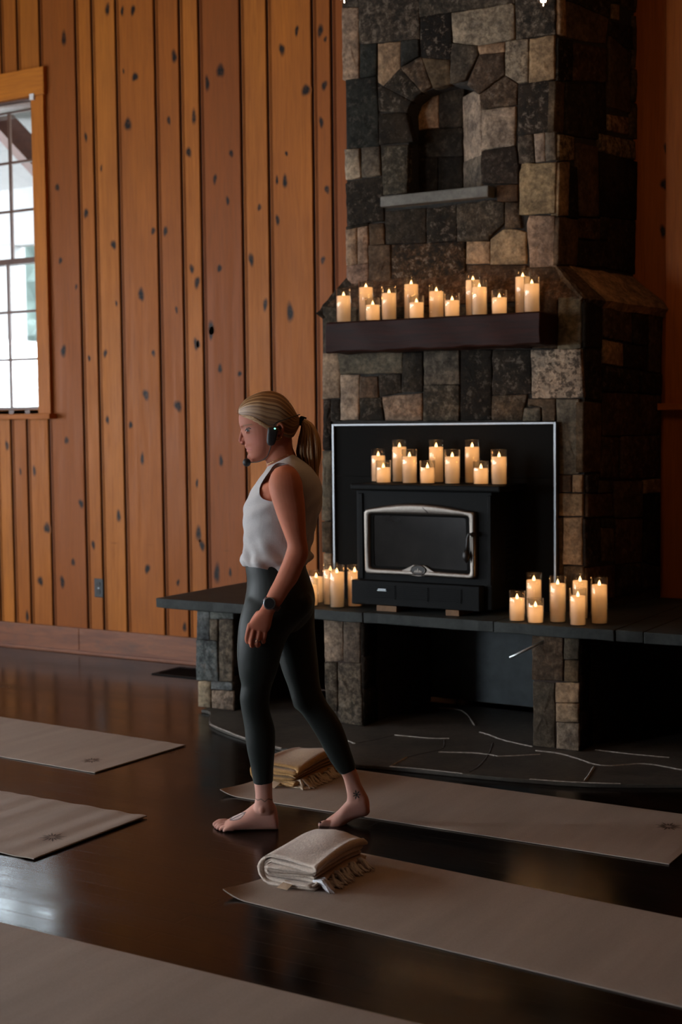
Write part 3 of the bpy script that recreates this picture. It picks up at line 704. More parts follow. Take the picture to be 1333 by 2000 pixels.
LO_ST = [
 ([(632,690),(660,690),(666,707),(666,777),(632,779)],'P',.15), ([(662,688),(789,686),(789,728),(669,730),(667,712)],'G',.1), ([(668,733),(703.6,732),(703,820),(669,820)],'L',.2),
 ([(706,736),(739.6,736),(740.6,776),(705,777)],'B',.3), ([(742,732),(785,731),(786,766),(744,774)],'D',.3), ([(705,778),(746,777),(752,821),(706,821)],'D',.5),
 ([(750,776),(827,768),(828,821),(757,821)],'P',.4), ([(791,690),(828,688),(828,765),(788,765)],'D',.25), ([(831,686),(899,684),(899,750),(832,752)],'G',.35),
 ([(832,754),(899,752),(899,822),(831,822)],'g',.6), ([(902,684),(963,684),(963,820),(903,820)],'K',.3), ([(964.5,685),(1039,683),(1039,769),(964.5,771)],'D',.6),
 ([(964.5,774),(1031.6,771),(1025.6,797.6),(1023,821),(964,821)],'B',.5), ([(1041,684),(1138,682.5),(1143,776),(1042.4,777)],'L',.75),
 ([(1034,779.7),(1087,778.5),(1086,822),(1062,822),(1060.5,794),(1034,793)],'B',.1), ([(1028,797.7),(1058,796),(1059,822),(1024.5,822)],'G',.5),
 ([(1090,780),(1134,779.7),(1133,925),(1093,926)],'G',.1), ([(1094,582),(1138,580),(1138,680),(1093,682)],'G',.15),
 ([(1093,928),(1118,928),(1118,960),(1094,961)],'B',.1), ([(1121,928),(1140,927),(1139,961),(1121,961)],'T',.1), ([(1094,963),(1140,965),(1140,1007),(1094,1008)],'T',.1),
 ([(1104,1011),(1139,1010),(1140,1103),(1104,1101)],'T',.05), ([(1093,1011),(1102,1011),(1102,1172),(1093,1172)],'B',.3), ([(1104,1106),(1141,1107),(1141,1172),(1104,1172)],'B',.2),
 ([(634,781),(648,781),(648,878),(634,878)],'D',.5), ([(650,781),(666,780),(668,822),(650,822)],'D',.5), ([(632,881),(650,881),(650,1016),(632,1016)],'G',.15), ([(632,1019),(650,1019),(650,1078),(632,1078)],'B',.2), ([(634,1081),(650,1081),(650,1165),(634,1165)],'T',.2),
 ([(636,600),(700,600),(700,686),(636,686)],'g',.3), ([(703,600),(800,600),(800,684),(703,686)],'D',.4), ([(803,600),(930,600),(930,682),(803,684)],'g',.5), ([(933,600),(1040,600),(1040,680),(933,682)],'D',.4), ([(1043,584),(1091,582),(1091,680),(1043,680)],'R',.2)]
mb = MB()
for poly, c, m_ in LO_ST: stone(mb, PF, poly, c, m_)
SL = [([(1141,591),(1174.6,596),(1174.6,679.5),(1141,677.6)],'K',.1), ([(1177.5,601),(1232,607),(1234,669.7),(1177.5,658)],'B',.5), ([(1234,607),(1264,613),(1263,673.6),(1236,671.7)],'D',.2), ([(1266,613),(1293,618),(1290,728),(1265,725)],'B',.3),
 ([(1176.5,663.8),(1215,671.6),(1215,715),(1177.5,709)],'T',.1), ([(1217,673.6),(1262,676),(1263,723),(1217,716)],'D',.2), ([(1146,683.5),(1173.6,685.5),(1173.6,782),(1147,778)],'D',.3), ([(1177.5,715),(1247.6,725),(1247.6,766),(1176.5,764)],'D',.4),
 ([(1250,727),(1290,731),(1289,770),(1250,767)],'D',.2), ([(1137,786),(1173.6,788),(1172,922),(1137,922)],'B',.15), ([(1176.5,768),(1245.6,770),(1245.6,851),(1176.5,851)],'R',.3), ([(1248,771),(1289,773),(1288,848),(1248,850)],'R',.2),
 ([(1175.6,853),(1206,855),(1206,934),(1173,934)],'R',.4), ([(1211,853),(1287,850),(1285,932),(1211,935)],'R',.4), ([(1145,928),(1167,926),(1165,961),(1146,961)],'D',.5), ([(1167,940),(1195,940),(1195,961),(1167,962)],'B',.2),
 ([(1198,941),(1252.6,940),(1252.6,1009),(1200,1011)],'B',.2), ([(1256,938),(1288,936),(1287,961),(1255,963)],'T',.05), ([(1145,965),(1195,965),(1195,1007),(1145,1009)],'R',.3), ([(1255,967),(1287,965),(1288,1106),(1255,1095)],'K',.2),
 ([(1141.5,1013.6),(1171,1013.6),(1171,1096),(1141.5,1106)],'D',.3), ([(1173,1031),(1198,1031),(1198,1095),(1173,1095)],'B',.2), ([(1173,1013),(1198,1013),(1198,1029),(1173,1029)],'D',.2), ([(1202,1013.6),(1252.6,1013.6),(1252.6,1097),(1202,1102)],'R',.3),
 ([(1144,1110),(1198,1104),(1198,1168),(1144,1172)],'R',.3), ([(1201,1104),(1250,1100),(1250,1156),(1201,1166)],'D',.3), ([(1253,1099),(1287,1108),(1287,1147),(1253,1154)],'D',.2)]
for poly, c, m_ in SL: stone(mb, PSL, poly, c, m_, pro=rs.uniform(.006, .014))
fbuild(mb, 'breast_stones', MAT['stone'], smooth=True)
mb = MB(); zt = PF.uv(1100, 580)[1]
mb.hexa([(XLL+.004, YC, .584), (XLR-.004, YC, .584), (XLW-.004, W-.002, .584), (XLL+.004, W-.002, .584)], [(XLL+.004, YC, zt), (XLR-.004, YC, zt), (XLW-.004, W-.002, zt), (XLL+.004, W-.002, zt)])
fbuild(mb, 'breast_core', MAT['mortar'])
# sloping shoulder slabs
def slab(q, th, code, mot, name, parent=FP):
    q = [np.array(p, float) for p in q]; n = np.cross(q[1]-q[0], q[3]-q[0]); n /= np.linalg.norm(n)
    if n[2] < 0: n = -n
    G = 9; r5 = random.Random(name+code); vt = []; vb = []
    for i in range(G):
        for j in range(G):
            u, v = i/(G-1), j/(G-1); p = q[0]*(1-u)*(1-v)+q[1]*u*(1-v)+q[2]*u*v+q[3]*(1-u)*v
            e = 1 if 0 < i < G-1 and 0 < j < G-1 else 0
            jit = np.array([r5.uniform(-.006, .006) for _ in range(3)])
            vt.append(p+n*(e*.006)+jit*.6); vb.append(p-n*th+jit)
    mb = MB(); vs = vt+vb; o = G*G; fs = []
    for i in range(G-1):
        for j in range(G-1):
            a = i*G+j; fs += [(a, a+1, a+G+1, a+G), (o+a, o+a+G, o+a+G+1, o+a+1)]
    for k in range(G-1):
        for (a, b) in ((k, k+1), ((G-1)*G+k, (G-1)*G+k+1), (k*G, (k+1)*G), (k*G+G-1, (k+1)*G+G-1)): fs.append((a, b, o+b, o+a))
    mb.add(vs, fs, (*SC_[code], mot)); return fbuild(mb, name, MAT['stone'], parent, smooth=False)
def onS(pl, px, py, h=0): u, v = pl.uv(px, py); return pl.P(u, v, h)
h1 = onS(PSU, 1112, 518, -.0); h2 = onS(PSU, 1238, 541); e1 = onS(PSL, 1172, 588, .035); e2 = onS(PSL, 1299, 606, .05)
slab([h1, h2, e2, e1], .045, 'T', .2, 'shoulder_slab')
f1 = onS(PU, 1086, 516, .01); f2 = h1+np.array([0, 0, -.005]); f3 = onS(PSL, 1172, 586, .035)+np.array([0, -.008, -.006]); f4 = onS(PF, 1141, 583, .025)
slab([f1, f2, f3, f4], .05, 'B', .2, 'shoulder_slab')
g1 = onS(PU, 681, 540, .01); g2 = g1+np.array([0, .60, 0]); g4 = onS(PF, 622, 614, .03); g3 = g4+np.array([-.03, .66, 0])
slab([g1, g2, g3, g4], .05, 'D', .3, 'shoulder_slab')
# the low front shoulder behind the candles
q1 = onS(PU, 690, 545, .005); q2 = onS(PU, 1084, 519, .005); q3 = onS(PF, 1140, 583, .015); q4 = onS(PF, 634, 606, .015)
slab([q1, q2, q3, q4], .05, 'R', .5, 'shoulder_slab')

# ------------------------------------------------------------------ mantel beam
YM = 6.06
MX0, MX1 = at_y(635, 655, YM)[0], at_y(1057, 640, YM)[0]
MZ1 = 1.991; MZ0 = at_y(840, 681, YM)[2]
o_ = np.array([(MX0+MX1)/2, (YM+YC)/2, MZ0])
mb = MB(); nx, ns = 40, 12
rm = random.Random(9); secs = []
for i in range(nx+1):
    x = MX0+(MX1-MX0)*i/nx; sec = []
    for (y, z) in [(YM, MZ0), (YM, MZ0+.05), (YM, MZ0+.1), (YM, MZ1), (YM+.08, MZ1), (YC-.03, MZ1), (YC-.03, MZ0+.07), (YC-.03, MZ0), (YM+.1, MZ0)]:
        j = .003*math.sin(i*.55+y*30+z*20)+.0016*math.sin(i*1.3+z*50)
        top = z == MZ1
        sec.append((x+(rm.uniform(-.004, .004) if i in (0, nx) else 0)-o_[0], y+(j if y == YM else 0)-o_[1], z+(0 if top else j)-o_[2]))
    secs.append(sec)
mb.rings(secs)
mo = mb.build('mantel_beam', MAT['mantel'], bevel=.008, loc=o_, smooth=True)
mo.data.set_sharp_from_angle(angle=.6)
tag(mo, 'dark rough hewn wooden mantel beam on the stone fireplace', 'mantel')

# ------------------------------------------------------------------ raised hearth bench: slate slabs on stone piers
ZB, YBF = .583, 5.86
HB = empty('hearth_bench', (-3.2, 6.3, 0)); HO = np.array([-3.2, 6.3, 0]); tag(HB, 'long raised grey slate hearth bench on stone piers', 'hearth')
jx = [at_y(x, 1205, YBF)[0] for x in (710, 965, 1202, 1258)]
xs = [-4.682]+jx+[-.9]
rj = random.Random(8)
for i in range(len(xs)-1):
    mb = MB(); a, b = xs[i]+.002, xs[i+1]-.002; dy = rj.uniform(-.006, .006)
    bot = [(a, YBF+dy, ZB-.05), (b, YBF+dy, ZB-.05), (b, W-.006, ZB-.05), (a, W-.006, ZB-.05)]
    # slabs with a slightly ragged front edge
    n = max(2, int((b-a)/.07)); fr = [(a+(b-a)*k/n, YBF+dy+rj.uniform(-.003, .003)) for k in range(n+1)]
    bp = [(x, y, ZB-.05+rj.uniform(-.002, .002)) for x, y in fr]+[(b, W-.006, ZB-.05), (a, W-.006, ZB-.05)]
    tp = [(x, y-.002, ZB) for x, y in fr]+[(b, W-.006, ZB), (a, W-.006, ZB)]
    mb.hexa(bp, tp)
    fbuild(mb, 'hearth_slab', MAT['slate'], HB, HO, bevel=.004)
PIER = [
 [([(387.5,1188),(410.5,1188),(410.5,1249),(386,1249)],'S',.1), ([(412,1190),(456.5,1190),(456.5,1208.6),(412,1208.6)],'S',.2), ([(412,1210),(427,1210),(427,1252),(412,1249)],'G',.4), ([(429,1211),(456,1211),(456,1330),(431,1330)],'G',.5), ([(386,1250.5),(426,1253),(428,1330),(386,1327.5)],'S',.5), ([(388,1331.5),(412,1331.5),(412.6,1389.5),(389,1388)],'L',.05), ([(414.6,1331.5),(456.5,1333),(456.5,1347),(414.6,1345)],'S',.1), ([(415.4,1349),(457.8,1350),(457.8,1393.6),(416,1389.5)],'L',.5)],
 [([(634.6,1210),(671,1212),(671,1289.6),(636,1292)],'L',.4), ([(673,1212),(705,1214),(703.5,1295),(672.5,1292)],'G',.4), ([(636,1294),(660,1294),(661.6,1387),(640,1387)],'g',.7), ([(661.6,1295),(705,1296),(710,1422),(663,1420)],'G',.7), ([(640,1389),(662,1389),(662,1420),(640,1418)],'g',.5)],
 [([(1041,1240),(1101,1242),(1101,1329.6),(1041,1327)],'B',.35), ([(1103.6,1244),(1133,1246),(1132,1287),(1103.6,1287)],'g',.15), ([(1104.6,1290),(1132,1290),(1132,1331),(1104.6,1329.6)],'B',.1), ([(1042,1332),(1083.7,1334),(1085.6,1467),(1043,1462.5)],'g',.3), ([(1087,1334),(1132,1334),(1132,1372),(1087,1371)],'T',.1), ([(1088.5,1374),(1132,1374),(1132,1410),(1088.5,1408)],'T',.2), ([(1089.4,1412),(1132,1413),(1132,1474),(1089.4,1467)],'L',.3)]]
for st, (pa, pb, py) in zip(PIER, ((386, 457, 1300), (635, 711, 1300), (1041, 1133, 1300))):
    mb = MB(); xa, xb = PP.uv(pa, py)[0], PP.uv(pb, py)[0]
    for poly, c, m_ in st: stone(mb, PP, poly, c, m_, pro=rs.uniform(.004, .014))
    # corner stones wrap round the right-hand return
    for z0, z1 in ((.022, .2), (.205, .36), (.365, ZB-.055)):
        mb.box(xb-.03, xb+rs.uniform(.001, .006), 5.905, 6.0+rs.uniform(0, .05), z0, z1, (*SC_['K'], .2))
    pr = fbuild(mb, 'pier_facing', MAT['stone'], HB, HO, smooth=True)
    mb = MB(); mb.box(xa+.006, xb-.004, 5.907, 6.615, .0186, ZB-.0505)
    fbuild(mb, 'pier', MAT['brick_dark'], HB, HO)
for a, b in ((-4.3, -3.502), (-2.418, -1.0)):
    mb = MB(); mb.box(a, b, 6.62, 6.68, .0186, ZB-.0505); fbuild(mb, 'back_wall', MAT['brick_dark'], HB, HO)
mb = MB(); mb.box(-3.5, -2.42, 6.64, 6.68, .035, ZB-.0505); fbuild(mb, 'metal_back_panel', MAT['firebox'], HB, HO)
# loose steel rod poking out under the slab
a = at_y(996, 1285, 5.80); b = at_z(1082, 1243, ZB-.0600); d = b-a
mb = MB(); mb.tube([a, a+d*.5, b], .0065, 10)
ro = fbuild(mb, 'metal_rod', MAT['steel_rod'], HB, HO, smooth=True); ro['label'] = 'thin pale steel rod'

# ------------------------------------------------------------------ flagstone apron in the floor
ZA = .018
edge = [at_z(x, y, ZA)[:2] for x, y in ((393, 1386), (411, 1391), (412, 1413), (476, 1439), (551, 1460), (640, 1481), (700, 1493), (762, 1497), (904, 1511), (1032, 1522), (1137, 1529), (1240, 1531), (1333, 1531))]
edge = list(catmull(edge, 4))+[np.array([-1.0, 5.9]), np.array([-1.0, 6.6]), np.array([-4.47, 6.6])]
AO = np.array([-2.7, 5.9, 0]); AP = empty('flagstone_apron', AO); tag(AP, 'dark flagstone apron with pale mortar joints on the floor before the hearth', 'hearth apron')
mb = MB(); mb.hexa([(p[0], p[1], 0) for p in edge], [(p[0], p[1], ZA) for p in edge]); fbuild(mb, 'flagstone', MAT['flag'], AP, AO, bevel=.004)
rmj = random.Random(6)
def joint(pts, w, k=1):
    P = catmull([at_z(x, y, ZA) for x, y in pts], 6)
    vs = []
    for i, p in enumerate(P):
        t = P[min(i+1, len(P)-1)]-P[max(i-1, 0)]; n = np.array([-t[1], t[0], 0]); n /= np.linalg.norm(n)+1e-9
        ww = w*.85*rmj.uniform(.4, 1.3)
        vs += [p+n*ww, p+np.array([0, 0, .0035*k]), p-n*ww]
    fs = []
    for i in range(len(P)-1):
        b = i*3; fs += [(b, b+1, b+4, b+3), (b+1, b+2, b+5, b+4)]
    mb = MB(); mb.add(vs, fs); fbuild(mb, 'pale_mortar_joint' if k == 1 else 'dark_mortar_joint', MAT['mortar_light' if k == 1 else 'mortar'], AP, AO)
for pts, w in [([(412,1415),(476,1441),(551,1462)],.011), ([(680,1447),(695,1453)],.010), ([(771,1436),(838,1442),(878,1442.6)],.005), ([(857,1469),(923,1470.6),(959,1474.4),(980,1477),(1056,1473.5)],.009), ([(937.5,1430),(959,1436.5),(985,1446),(1042,1459)],.009), ([(1047,1466),(1094,1472),(1132,1483),(1165,1493.5),(1198.6,1495.4),(1260,1492),(1333,1504)],.010), ([(1160.6,1498),(1150,1515),(1141.6,1526.6)],.007), ([(1163,1465),(1236.6,1473.5),(1308,1480)],.006), ([(762,1497),(830,1503),(904,1511.5)],.007), ([(1035,1522),(1120,1528),(1213,1531)],.006), ([(795,1479),(780,1487),(764,1496)],.006), ([(857,1383),(904,1389),(928,1417)],.006)]: joint(pts, w)
for pts, w in [([(700,1451),(738,1443.5),(771,1436)],.006), ([(868.6,1446),(864,1462.5),(823.5,1472),(795,1479)],.007), ([(963.6,1451),(956,1472),(937,1496),(916,1508.6)],.007)]: joint(pts, w, .4)
# ------------------------------------------------------------------ wood stove insert
YS = 6.256
def X(px, py, Y): return at_y(px, py, Y)[0]
def Z(px, py, Y): return at_y(px, py, Y)[2]
SO = np.array([-3.18, 6.1, ZB])
# surround panel: black sheets in a thin metal frame
SP = empty('stove_surround', (-3.25, YS, ZB)); SPO = np.array([-3.25, YS, ZB]); tag(SP, 'flat black surround panel with thin silver edge trim behind the stove', 'surround panel')
xa, xb = X(650, 960, YS-.012), X(1087, 960, YS-.012); zt = Z(868, 826, YS-.012)
zs = Z(870, 932, YS)
mb = MB(); mb.box(xa+.012, xb-.012, YS, YS+.012, zs+.001, zt-.012); fbuild(mb, 'top_panel', MAT['black_panel'], SP, SPO)
mb = MB(); xc1, xc2 = X(706, 1000, YS), X(1010, 1000, YS)
mb.box(xa+.012, -3.22, YS, YS+.012, ZB+.001, zs-.001); fbuild(mb, 'side_panel', MAT['black_panel'], SP, SPO)
mb = MB(); mb.box(-3.218, xb-.012, YS, YS+.012, ZB+.001, zs-.001); fbuild(mb, 'side_panel', MAT['black_panel'], SP, SPO)
for nm, b in (('left_trim', (xa, xa+.012, ZB+.001, zt)), ('right_trim', (xb-.012, xb, ZB+.001, zt)), ('top_trim', (xa+.012, xb-.012, zt-.011, zt))):
    mb = MB(); mb.box(b[0], b[1], YS-.014, YS+.012, b[2], b[3]); fbuild(mb, nm, MAT['silver'], SP, SPO, bevel=.0015)

ST = empty('wood_stove', SO); tag(ST, 'black wood stove insert with a pewter framed glass door', 'wood stove')
YFb = 5.99
x0, x1 = X(697, 1040, YFb), X(962, 1060, YFb); zb0, zb1 = ZB+.028, 1.166
mb = MB(); mb.box(x0, x1, YFb, YS-.003, zb0, zb1)
fbuild(mb, 'body', MAT['black_metal'], ST, SO, bevel=.006)
# front corner posts and face plate
for a, b in ((x0+.014, x0+.040), (x1-.022, x1-.002)):
    mb = MB(); mb.box(a, b, YFb-.008, YFb+.001, .73, 1.15); fbuild(mb, 'front_trim', MAT['black_metal'], ST, SO, bevel=.004)
# side convection louvres
mb = MB()
for k in range(8): mb.box(x1-.0005, x1+.008, YFb+.15, YFb+.25, .74+k*.028, .752+k*.028)
fbuild(mb, 'side_louvre', MAT['black_metal'], ST, SO, bevel=.002)
# top plate with rounded front edge
YT = 5.955; PT0, PT1 = X(684, 951, YT), X(977, 955, YT)
mb = MB(); mb.box(PT0, PT1, YT, YS-.003, 1.166, 1.196); fbuild(mb, 'top_plate', MAT['black_metal'], ST, SO, bevel=.008)
# ash lip box with three louvred grilles
YB_ = 5.94
bx0, bx1 = X(687, 1155, YB_), X(937, 1170, YB_)
mb = MB(); mb.box(bx0, bx1, YB_, YFb+.1, ZB+.028, .728); fbuild(mb, 'ash_lip', MAT['black_metal'], ST, SO, bevel=.004)
for ga, gb in ((716, 774), (779, 838), (842, 903)):
    a, b = X(ga, 1160, YB_), X(gb, 1165, YB_); mb = MB()
    mb.box(a, b, YB_-.0015, YB_+.001, .642, .712, (0, 0, 0))
    for k in range(7): mb.box(a+.004, b-.004, YB_-.006, YB_, .646+k*.0095, .6505+k*.0095)
    fbuild(mb, 'louvre_grille', MAT['black_metal'], ST, SO)
mb = MB(); a, b = X(740, 1157, YB_), X(757, 1157, YB_); mb.box(a, b, YB_-.013, YB_-.005, .683, .6855); mb.box(a+.003, b-.003, YB_-.013, YB_-.005, .690, .6925); fbuild(mb, 'damper_tab', MAT['steel_rod'], ST, SO)
# door
YD = 5.965
def dp(px, py): p = at_y(px, py, YD); return (p[0], p[2])
c2 = lambda cx, cy: dp(640+cx/3.703, 900+cy/3.703)
outer = [c2(262, 372), c2(275, 350), c2(300, 343), c2(400, 325), c2(500, 312), c2(590, 308), c2(690, 311), c2(790, 322), c2(900, 342), c2(1000, 362), c2(1055, 370), c2(1066, 390), c2(1068, 600), c2(1068, 835), c2(1060, 852), c2(1040, 856), c2(850, 846), c2(700, 836), c2(500, 826), c2(300, 818), c2(280, 814), c2(271, 795), c2(266, 600)]
inner = [c2(304, 395), c2(312, 385), c2(335, 384), c2(430, 386), c2(520, 389), c2(600, 391), c2(690, 394), c2(790, 397), c2(900, 400), c2(985, 404), c2(1010, 406), c2(1021, 420), c2(1026, 600), c2(1031, 795), c2(1027, 812), c2(1010, 815), c2(850, 803), c2(700, 790), c2(500, 784), c2(335, 775), c2(318, 772), c2(308, 760), c2(305, 600)]
n = len(outer)
def ringz(P, y): return [(x, y, z) for x, z in P]
cen = np.mean(outer, 0)
def scl(P, Q, t): return [tuple(np.array(p)*(1-t)+np.array(q)*t) for p, q in zip(P, Q)]
mb = MB()
rr = [ringz(outer, YFb), ringz(outer, YD+.004), ringz(scl(outer, inner, .12), YD-.004), ringz(scl(outer, inner, .3), YD-.006), ringz(scl(outer, inner, .75), YD-.005), ringz(scl(outer, inner, .93), YD), ringz(inner, YD+.010)]
mb.rings([[np.array(p) for p in r] for r in rr], cap=False)
# small pointed swell around the badge
DO = np.array([cen[0], YD, cen[1]])
door = empty('door', DO-SO); door.parent = ST
def dbuild(mb, *a, **k): return fbuild(mb, *a, door, DO, **k)
dbuild(mb, 'door_frame', MAT['pewter'], smooth=True)
mb = MB(); bc = c2(662, 790); bp = [c2(540, 792), c2(600, 765), c2(622, 752), c2(705, 756), c2(728, 772), c2(780, 805), c2(740, 832), c2(660, 838), c2(590, 828)]
mb.hexa([(x, YD-.004, z) for x, z in bp], [(x, YD+.01, z) for x, z in bp]); dbuild(mb, 'badge_mount', MAT['pewter'], bevel=.003)
mb = MB(); gi = scl(outer, inner, 1.0); mb.hexa(ringz(gi, YD+.011), ringz(gi, YD+.020)); dbuild(mb, 'door_glass', MAT['stove_glass'])
mb = MB(); g2 = [tuple(np.array(cen)+(np.array(p)-cen)*.93) for p in inner]
mb.rings([[np.array(p) for p in r] for r in (ringz(inner, YD+.0105), ringz(inner, YD+.006), ringz(g2, YD+.008), ringz(g2, YD+.0108))], cap=False); dbuild(mb, 'glass_gasket', MAT['black_panel'])
# oval badge with a small embossed figure
def oval(mb, c, rx, rz, y0, y1, n=28): mb.hexa([(c[0]+rx*math.cos(2*PI*k/n), y0, c[1]+rz*math.sin(2*PI*k/n)) for k in range(n)], [(c[0]+rx*math.cos(2*PI*k/n), y1, c[1]+rz*math.sin(2*PI*k/n)) for k in range(n)])
mb = MB(); oval(mb, bc, .043, .025, YD-.009, YD-.002); dbuild(mb, 'badge', MAT['iron'], bevel=.002)
mb = MB()
ring = [(bc[0]+.039*math.cos(t), YD-.0095, bc[1]+.0215*math.sin(t)) for t in np.linspace(0, 2*PI, 33)]; mb.tube(ring, .0011, 6)
for dx, h in ((-.017, .008), (-.009, .011), (0, .019), (.009, .011), (.017, .008)):
    mb.hexa([(bc[0]+dx-.0035, YD-.0115, bc[1]-.010), (bc[0]+dx+.0035, YD-.0115, bc[1]-.010), (bc[0]+dx+.0015, YD-.0115, bc[1]-.010+h), (bc[0]+dx-.0015, YD-.0115, bc[1]-.010+h)], [(bc[0]+dx-.0035, YD-.009, bc[1]-.010), (bc[0]+dx+.0035, YD-.009, bc[1]-.010), (bc[0]+dx+.0015, YD-.009, bc[1]-.010+h), (bc[0]+dx-.0015, YD-.009, bc[1]-.010+h)])
mb.tube([(bc[0]-.024, YD-.010, bc[1]-.012), (bc[0]+.024, YD-.010, bc[1]-.012)], .0014, 6); dbuild(mb, 'badge_emblem', MAT['pewter'])
# short slanted mark on the arch of the frame
mb = MB(); a = c2(692, 338); b = c2(732, 378); mb.tube([(a[0], YD-.0055, a[1]), (b[0], YD-.0055, b[1])], .0018, 6); dbuild(mb, 'frame_mark', MAT['iron'])
# handle: hook pivot and a leaf shaped grip
mb = MB(); h = [c2(1068, 533), c2(1035, 528), c2(1025, 560), c2(1022, 610), c2(1022, 650)]
mb.tube([(x, YD-.018, z) for x, z in h], [.007, .008, .006, .006, .008], 10)
a = c2(1060, 533); mb.sphere((a[0], YD-.010, a[1]), (.012, .012, .012))
prof = [(1020, 640, .009), (1018, 665, .016), (1018, 690, .0195), (1020, 712, .015), (1021, 735, .004)]
mb.tube([(c2(x, y)[0], YD-.020, c2(x, y)[1]) for x, y, r in prof], [r for x, y, r in prof], 12)
hd = dbuild(mb, 'handle', MAT['iron'], smooth=True)
for px, w in ((767, .11), (895, .07)):
    p = at_y(px, 1187, 6.0); mb = MB(); mb.box(-w/2, w/2, -.06, .1, 0, .0278)
    s = mb.build('wood_shim', MAT['shim'], loc=(p[0], 6.0, ZB), bevel=.002)
    tag(s, 'pale wood shim under the left of the stove' if px < 800 else 'darker wood shim under the middle of the stove', 'shim')

# ------------------------------------------------------------------ flameless candles in glass cylinders
def candle_meshes(h):
    R = .0375; t = .0028; wr = .0342; wh = h-.037
    g = MB(); g.lathe([(0, 0), (R, 0), (R, h-.001), (R-t*.5, h), (R-t, h-.001), (R-t, .004), (0, .004)], 36)
    w = MB(); w.lathe([(0, .0045), (wr, .0045), (wr, wh), (wr-.002, wh+.002), (wr-.004, wh+.001), (.012, wh-.003), (0, wh-.003)], 36)
    f = MB(); f.lathe([(0, 0), (.0050, .002), (.0072, .007), (.0064, .013), (.0034, .020), (.0012, .025), (0, .027)], 14)
    return g, w, f, wh
SIZES = {'T': .210, 'M': .166, 'S': .112, 'B': .139}
PROTO = {}
def candle(size, x, y, z, label, group):
    h = SIZES[size]
    if size not in PROTO:
        g, w, f, wh = candle_meshes(h)
        r = empty('led_candle', (0, 0, 0))
        g.build('glass_cylinder', MAT['glass'], r, smooth=True); w.build('wax_pillar', MAT['wax'], r, smooth=True)
        fo = f.build('flame', MAT['flame'], r, smooth=True); fo.location = (0, 0, wh-.003)
        for nm, zz, e, rad, cl in (('candle_glow', wh-.022, .145, .010, (1, .54, .25)), ('candle_light', wh+.040, .16, .006, (1, .47, .16))):
            ld = bpy.data.lights.new(nm, 'POINT'); ld.energy = e*CANDLE; ld.shadow_soft_size = rad; ld.color = cl
            lo = bpy.data.objects.new(nm, ld); COL.objects.link(lo); lo.location = (0, 0, zz); lo.parent = r
        PROTO[size] = r; c = r
    else: c = copy_tree(PROTO[size])
    c.location = (float(x), float(y), float(z)); c.rotation_euler = (0, 0, random.uniform(0, 6))
    c['label'] = label; c['category'] = 'candle'; c['group'] = group
CANDLE = .42
G1 = 'candles on the mantel'; yb, yf = 6.205, 6.118
for s, l, r, yy, lb in [
 ('M', 655.5, 688, yf, 'medium candle at the far left end of the mantel'), ('T', 700, 731, yb, 'tall candle second from the left on the mantel'), ('S', 714, 743, yf-.012, 'short candle between the tall and medium ones at left of the mantel'),
 ('M', 744, 777, yf+.01, 'medium candle right of the leftmost short one on the mantel'), ('T', 789, 819, yb, 'tall candle behind a short one, left of the middle of the mantel'), ('S', 798, 830, yf, 'short candle in front of a tall one, left of the middle of the mantel'),
 ('M', 837, 869, yb-.02, 'medium candle near the middle of the mantel, behind a short one'), ('S', 868, 899.4, yf, 'short candle near the middle of the mantel, right of a medium one'), ('T', 909, 940, yb, 'tall candle behind a medium one, right of the middle of the mantel'),
 ('M', 921, 953, yf, 'medium candle in front of a tall one, right of the middle of the mantel'), ('S', 959, 993, yf, 'short candle standing alone toward the right of the mantel'), ('T', 1006.5, 1037, yb, 'tall candle behind the rightmost one on the mantel'), ('M', 1023, 1056, yf, 'medium candle at the far right end of the mantel')]:
    candle(s, at_y((l+r)/2, 600, yy)[0], yy, MZ1, lb, G1)
G2 = 'candles on top of the stove'; yb, yf = 6.17, 6.06
for s, l, r, yy, lb in [
 ('M', 724, 755, yb, 'medium candle at the left end of the stove top, behind a short one'), ('S', 733.6, 765, yf, 'short candle at the left end of the stove top'), ('T', 766, 796, yb, 'leftmost tall candle on the stove top'),
 ('M', 785, 816, yf, 'medium candle in front of the leftmost tall one on the stove top'), ('S', 819, 852, yf, 'short candle near the middle of the stove top'), ('T', 837.5, 868, yb, 'middle one of the three tall candles on the stove top'),
 ('M', 868, 900, yf, 'medium candle right of the middle tall one on the stove top'), ('T', 907, 939, yb, 'rightmost tall candle on the stove top'), ('S', 923, 957, yf, 'short candle in front of the rightmost tall one on the stove top'), ('M', 959, 992, yf, 'medium candle at the right end of the stove top')]:
    candle(s, at_y((l+r)/2, 920, yy)[0], yy, 1.196, lb, G2)
G3 = 'candles on the right of the hearth'
def hc(s, l, r, yb_, lb, g):
    p = at_z((l+r)/2, yb_, ZB); d = FH*.033; candle(s, p[0]+d[0], p[1]+d[1], ZB, lb, g)
hc('B', 996, 1029, 1214.5, 'medium low candle at the left of the right hearth cluster', G3); hc('T', 1030, 1061, 1208, 'tall candle behind the shortest one in the right hearth cluster', G3); hc('S', 1031.6, 1065.7, 1218.5, 'shortest candle in the right hearth cluster', G3)
hc('T', 1075.6, 1109, 1217, 'tall candle in the middle of the right hearth cluster', G3); hc('M', 1114.7, 1149, 1223, 'medium candle at the front of the right hearth cluster', G3); hc('T', 1120.7, 1151.5, 1210, 'tall candle behind the front medium one in the right hearth cluster', G3); hc('T', 1157, 1191, 1220, 'tall candle at the right end of the right hearth cluster', G3)
G4 = 'candles on the left of the hearth'
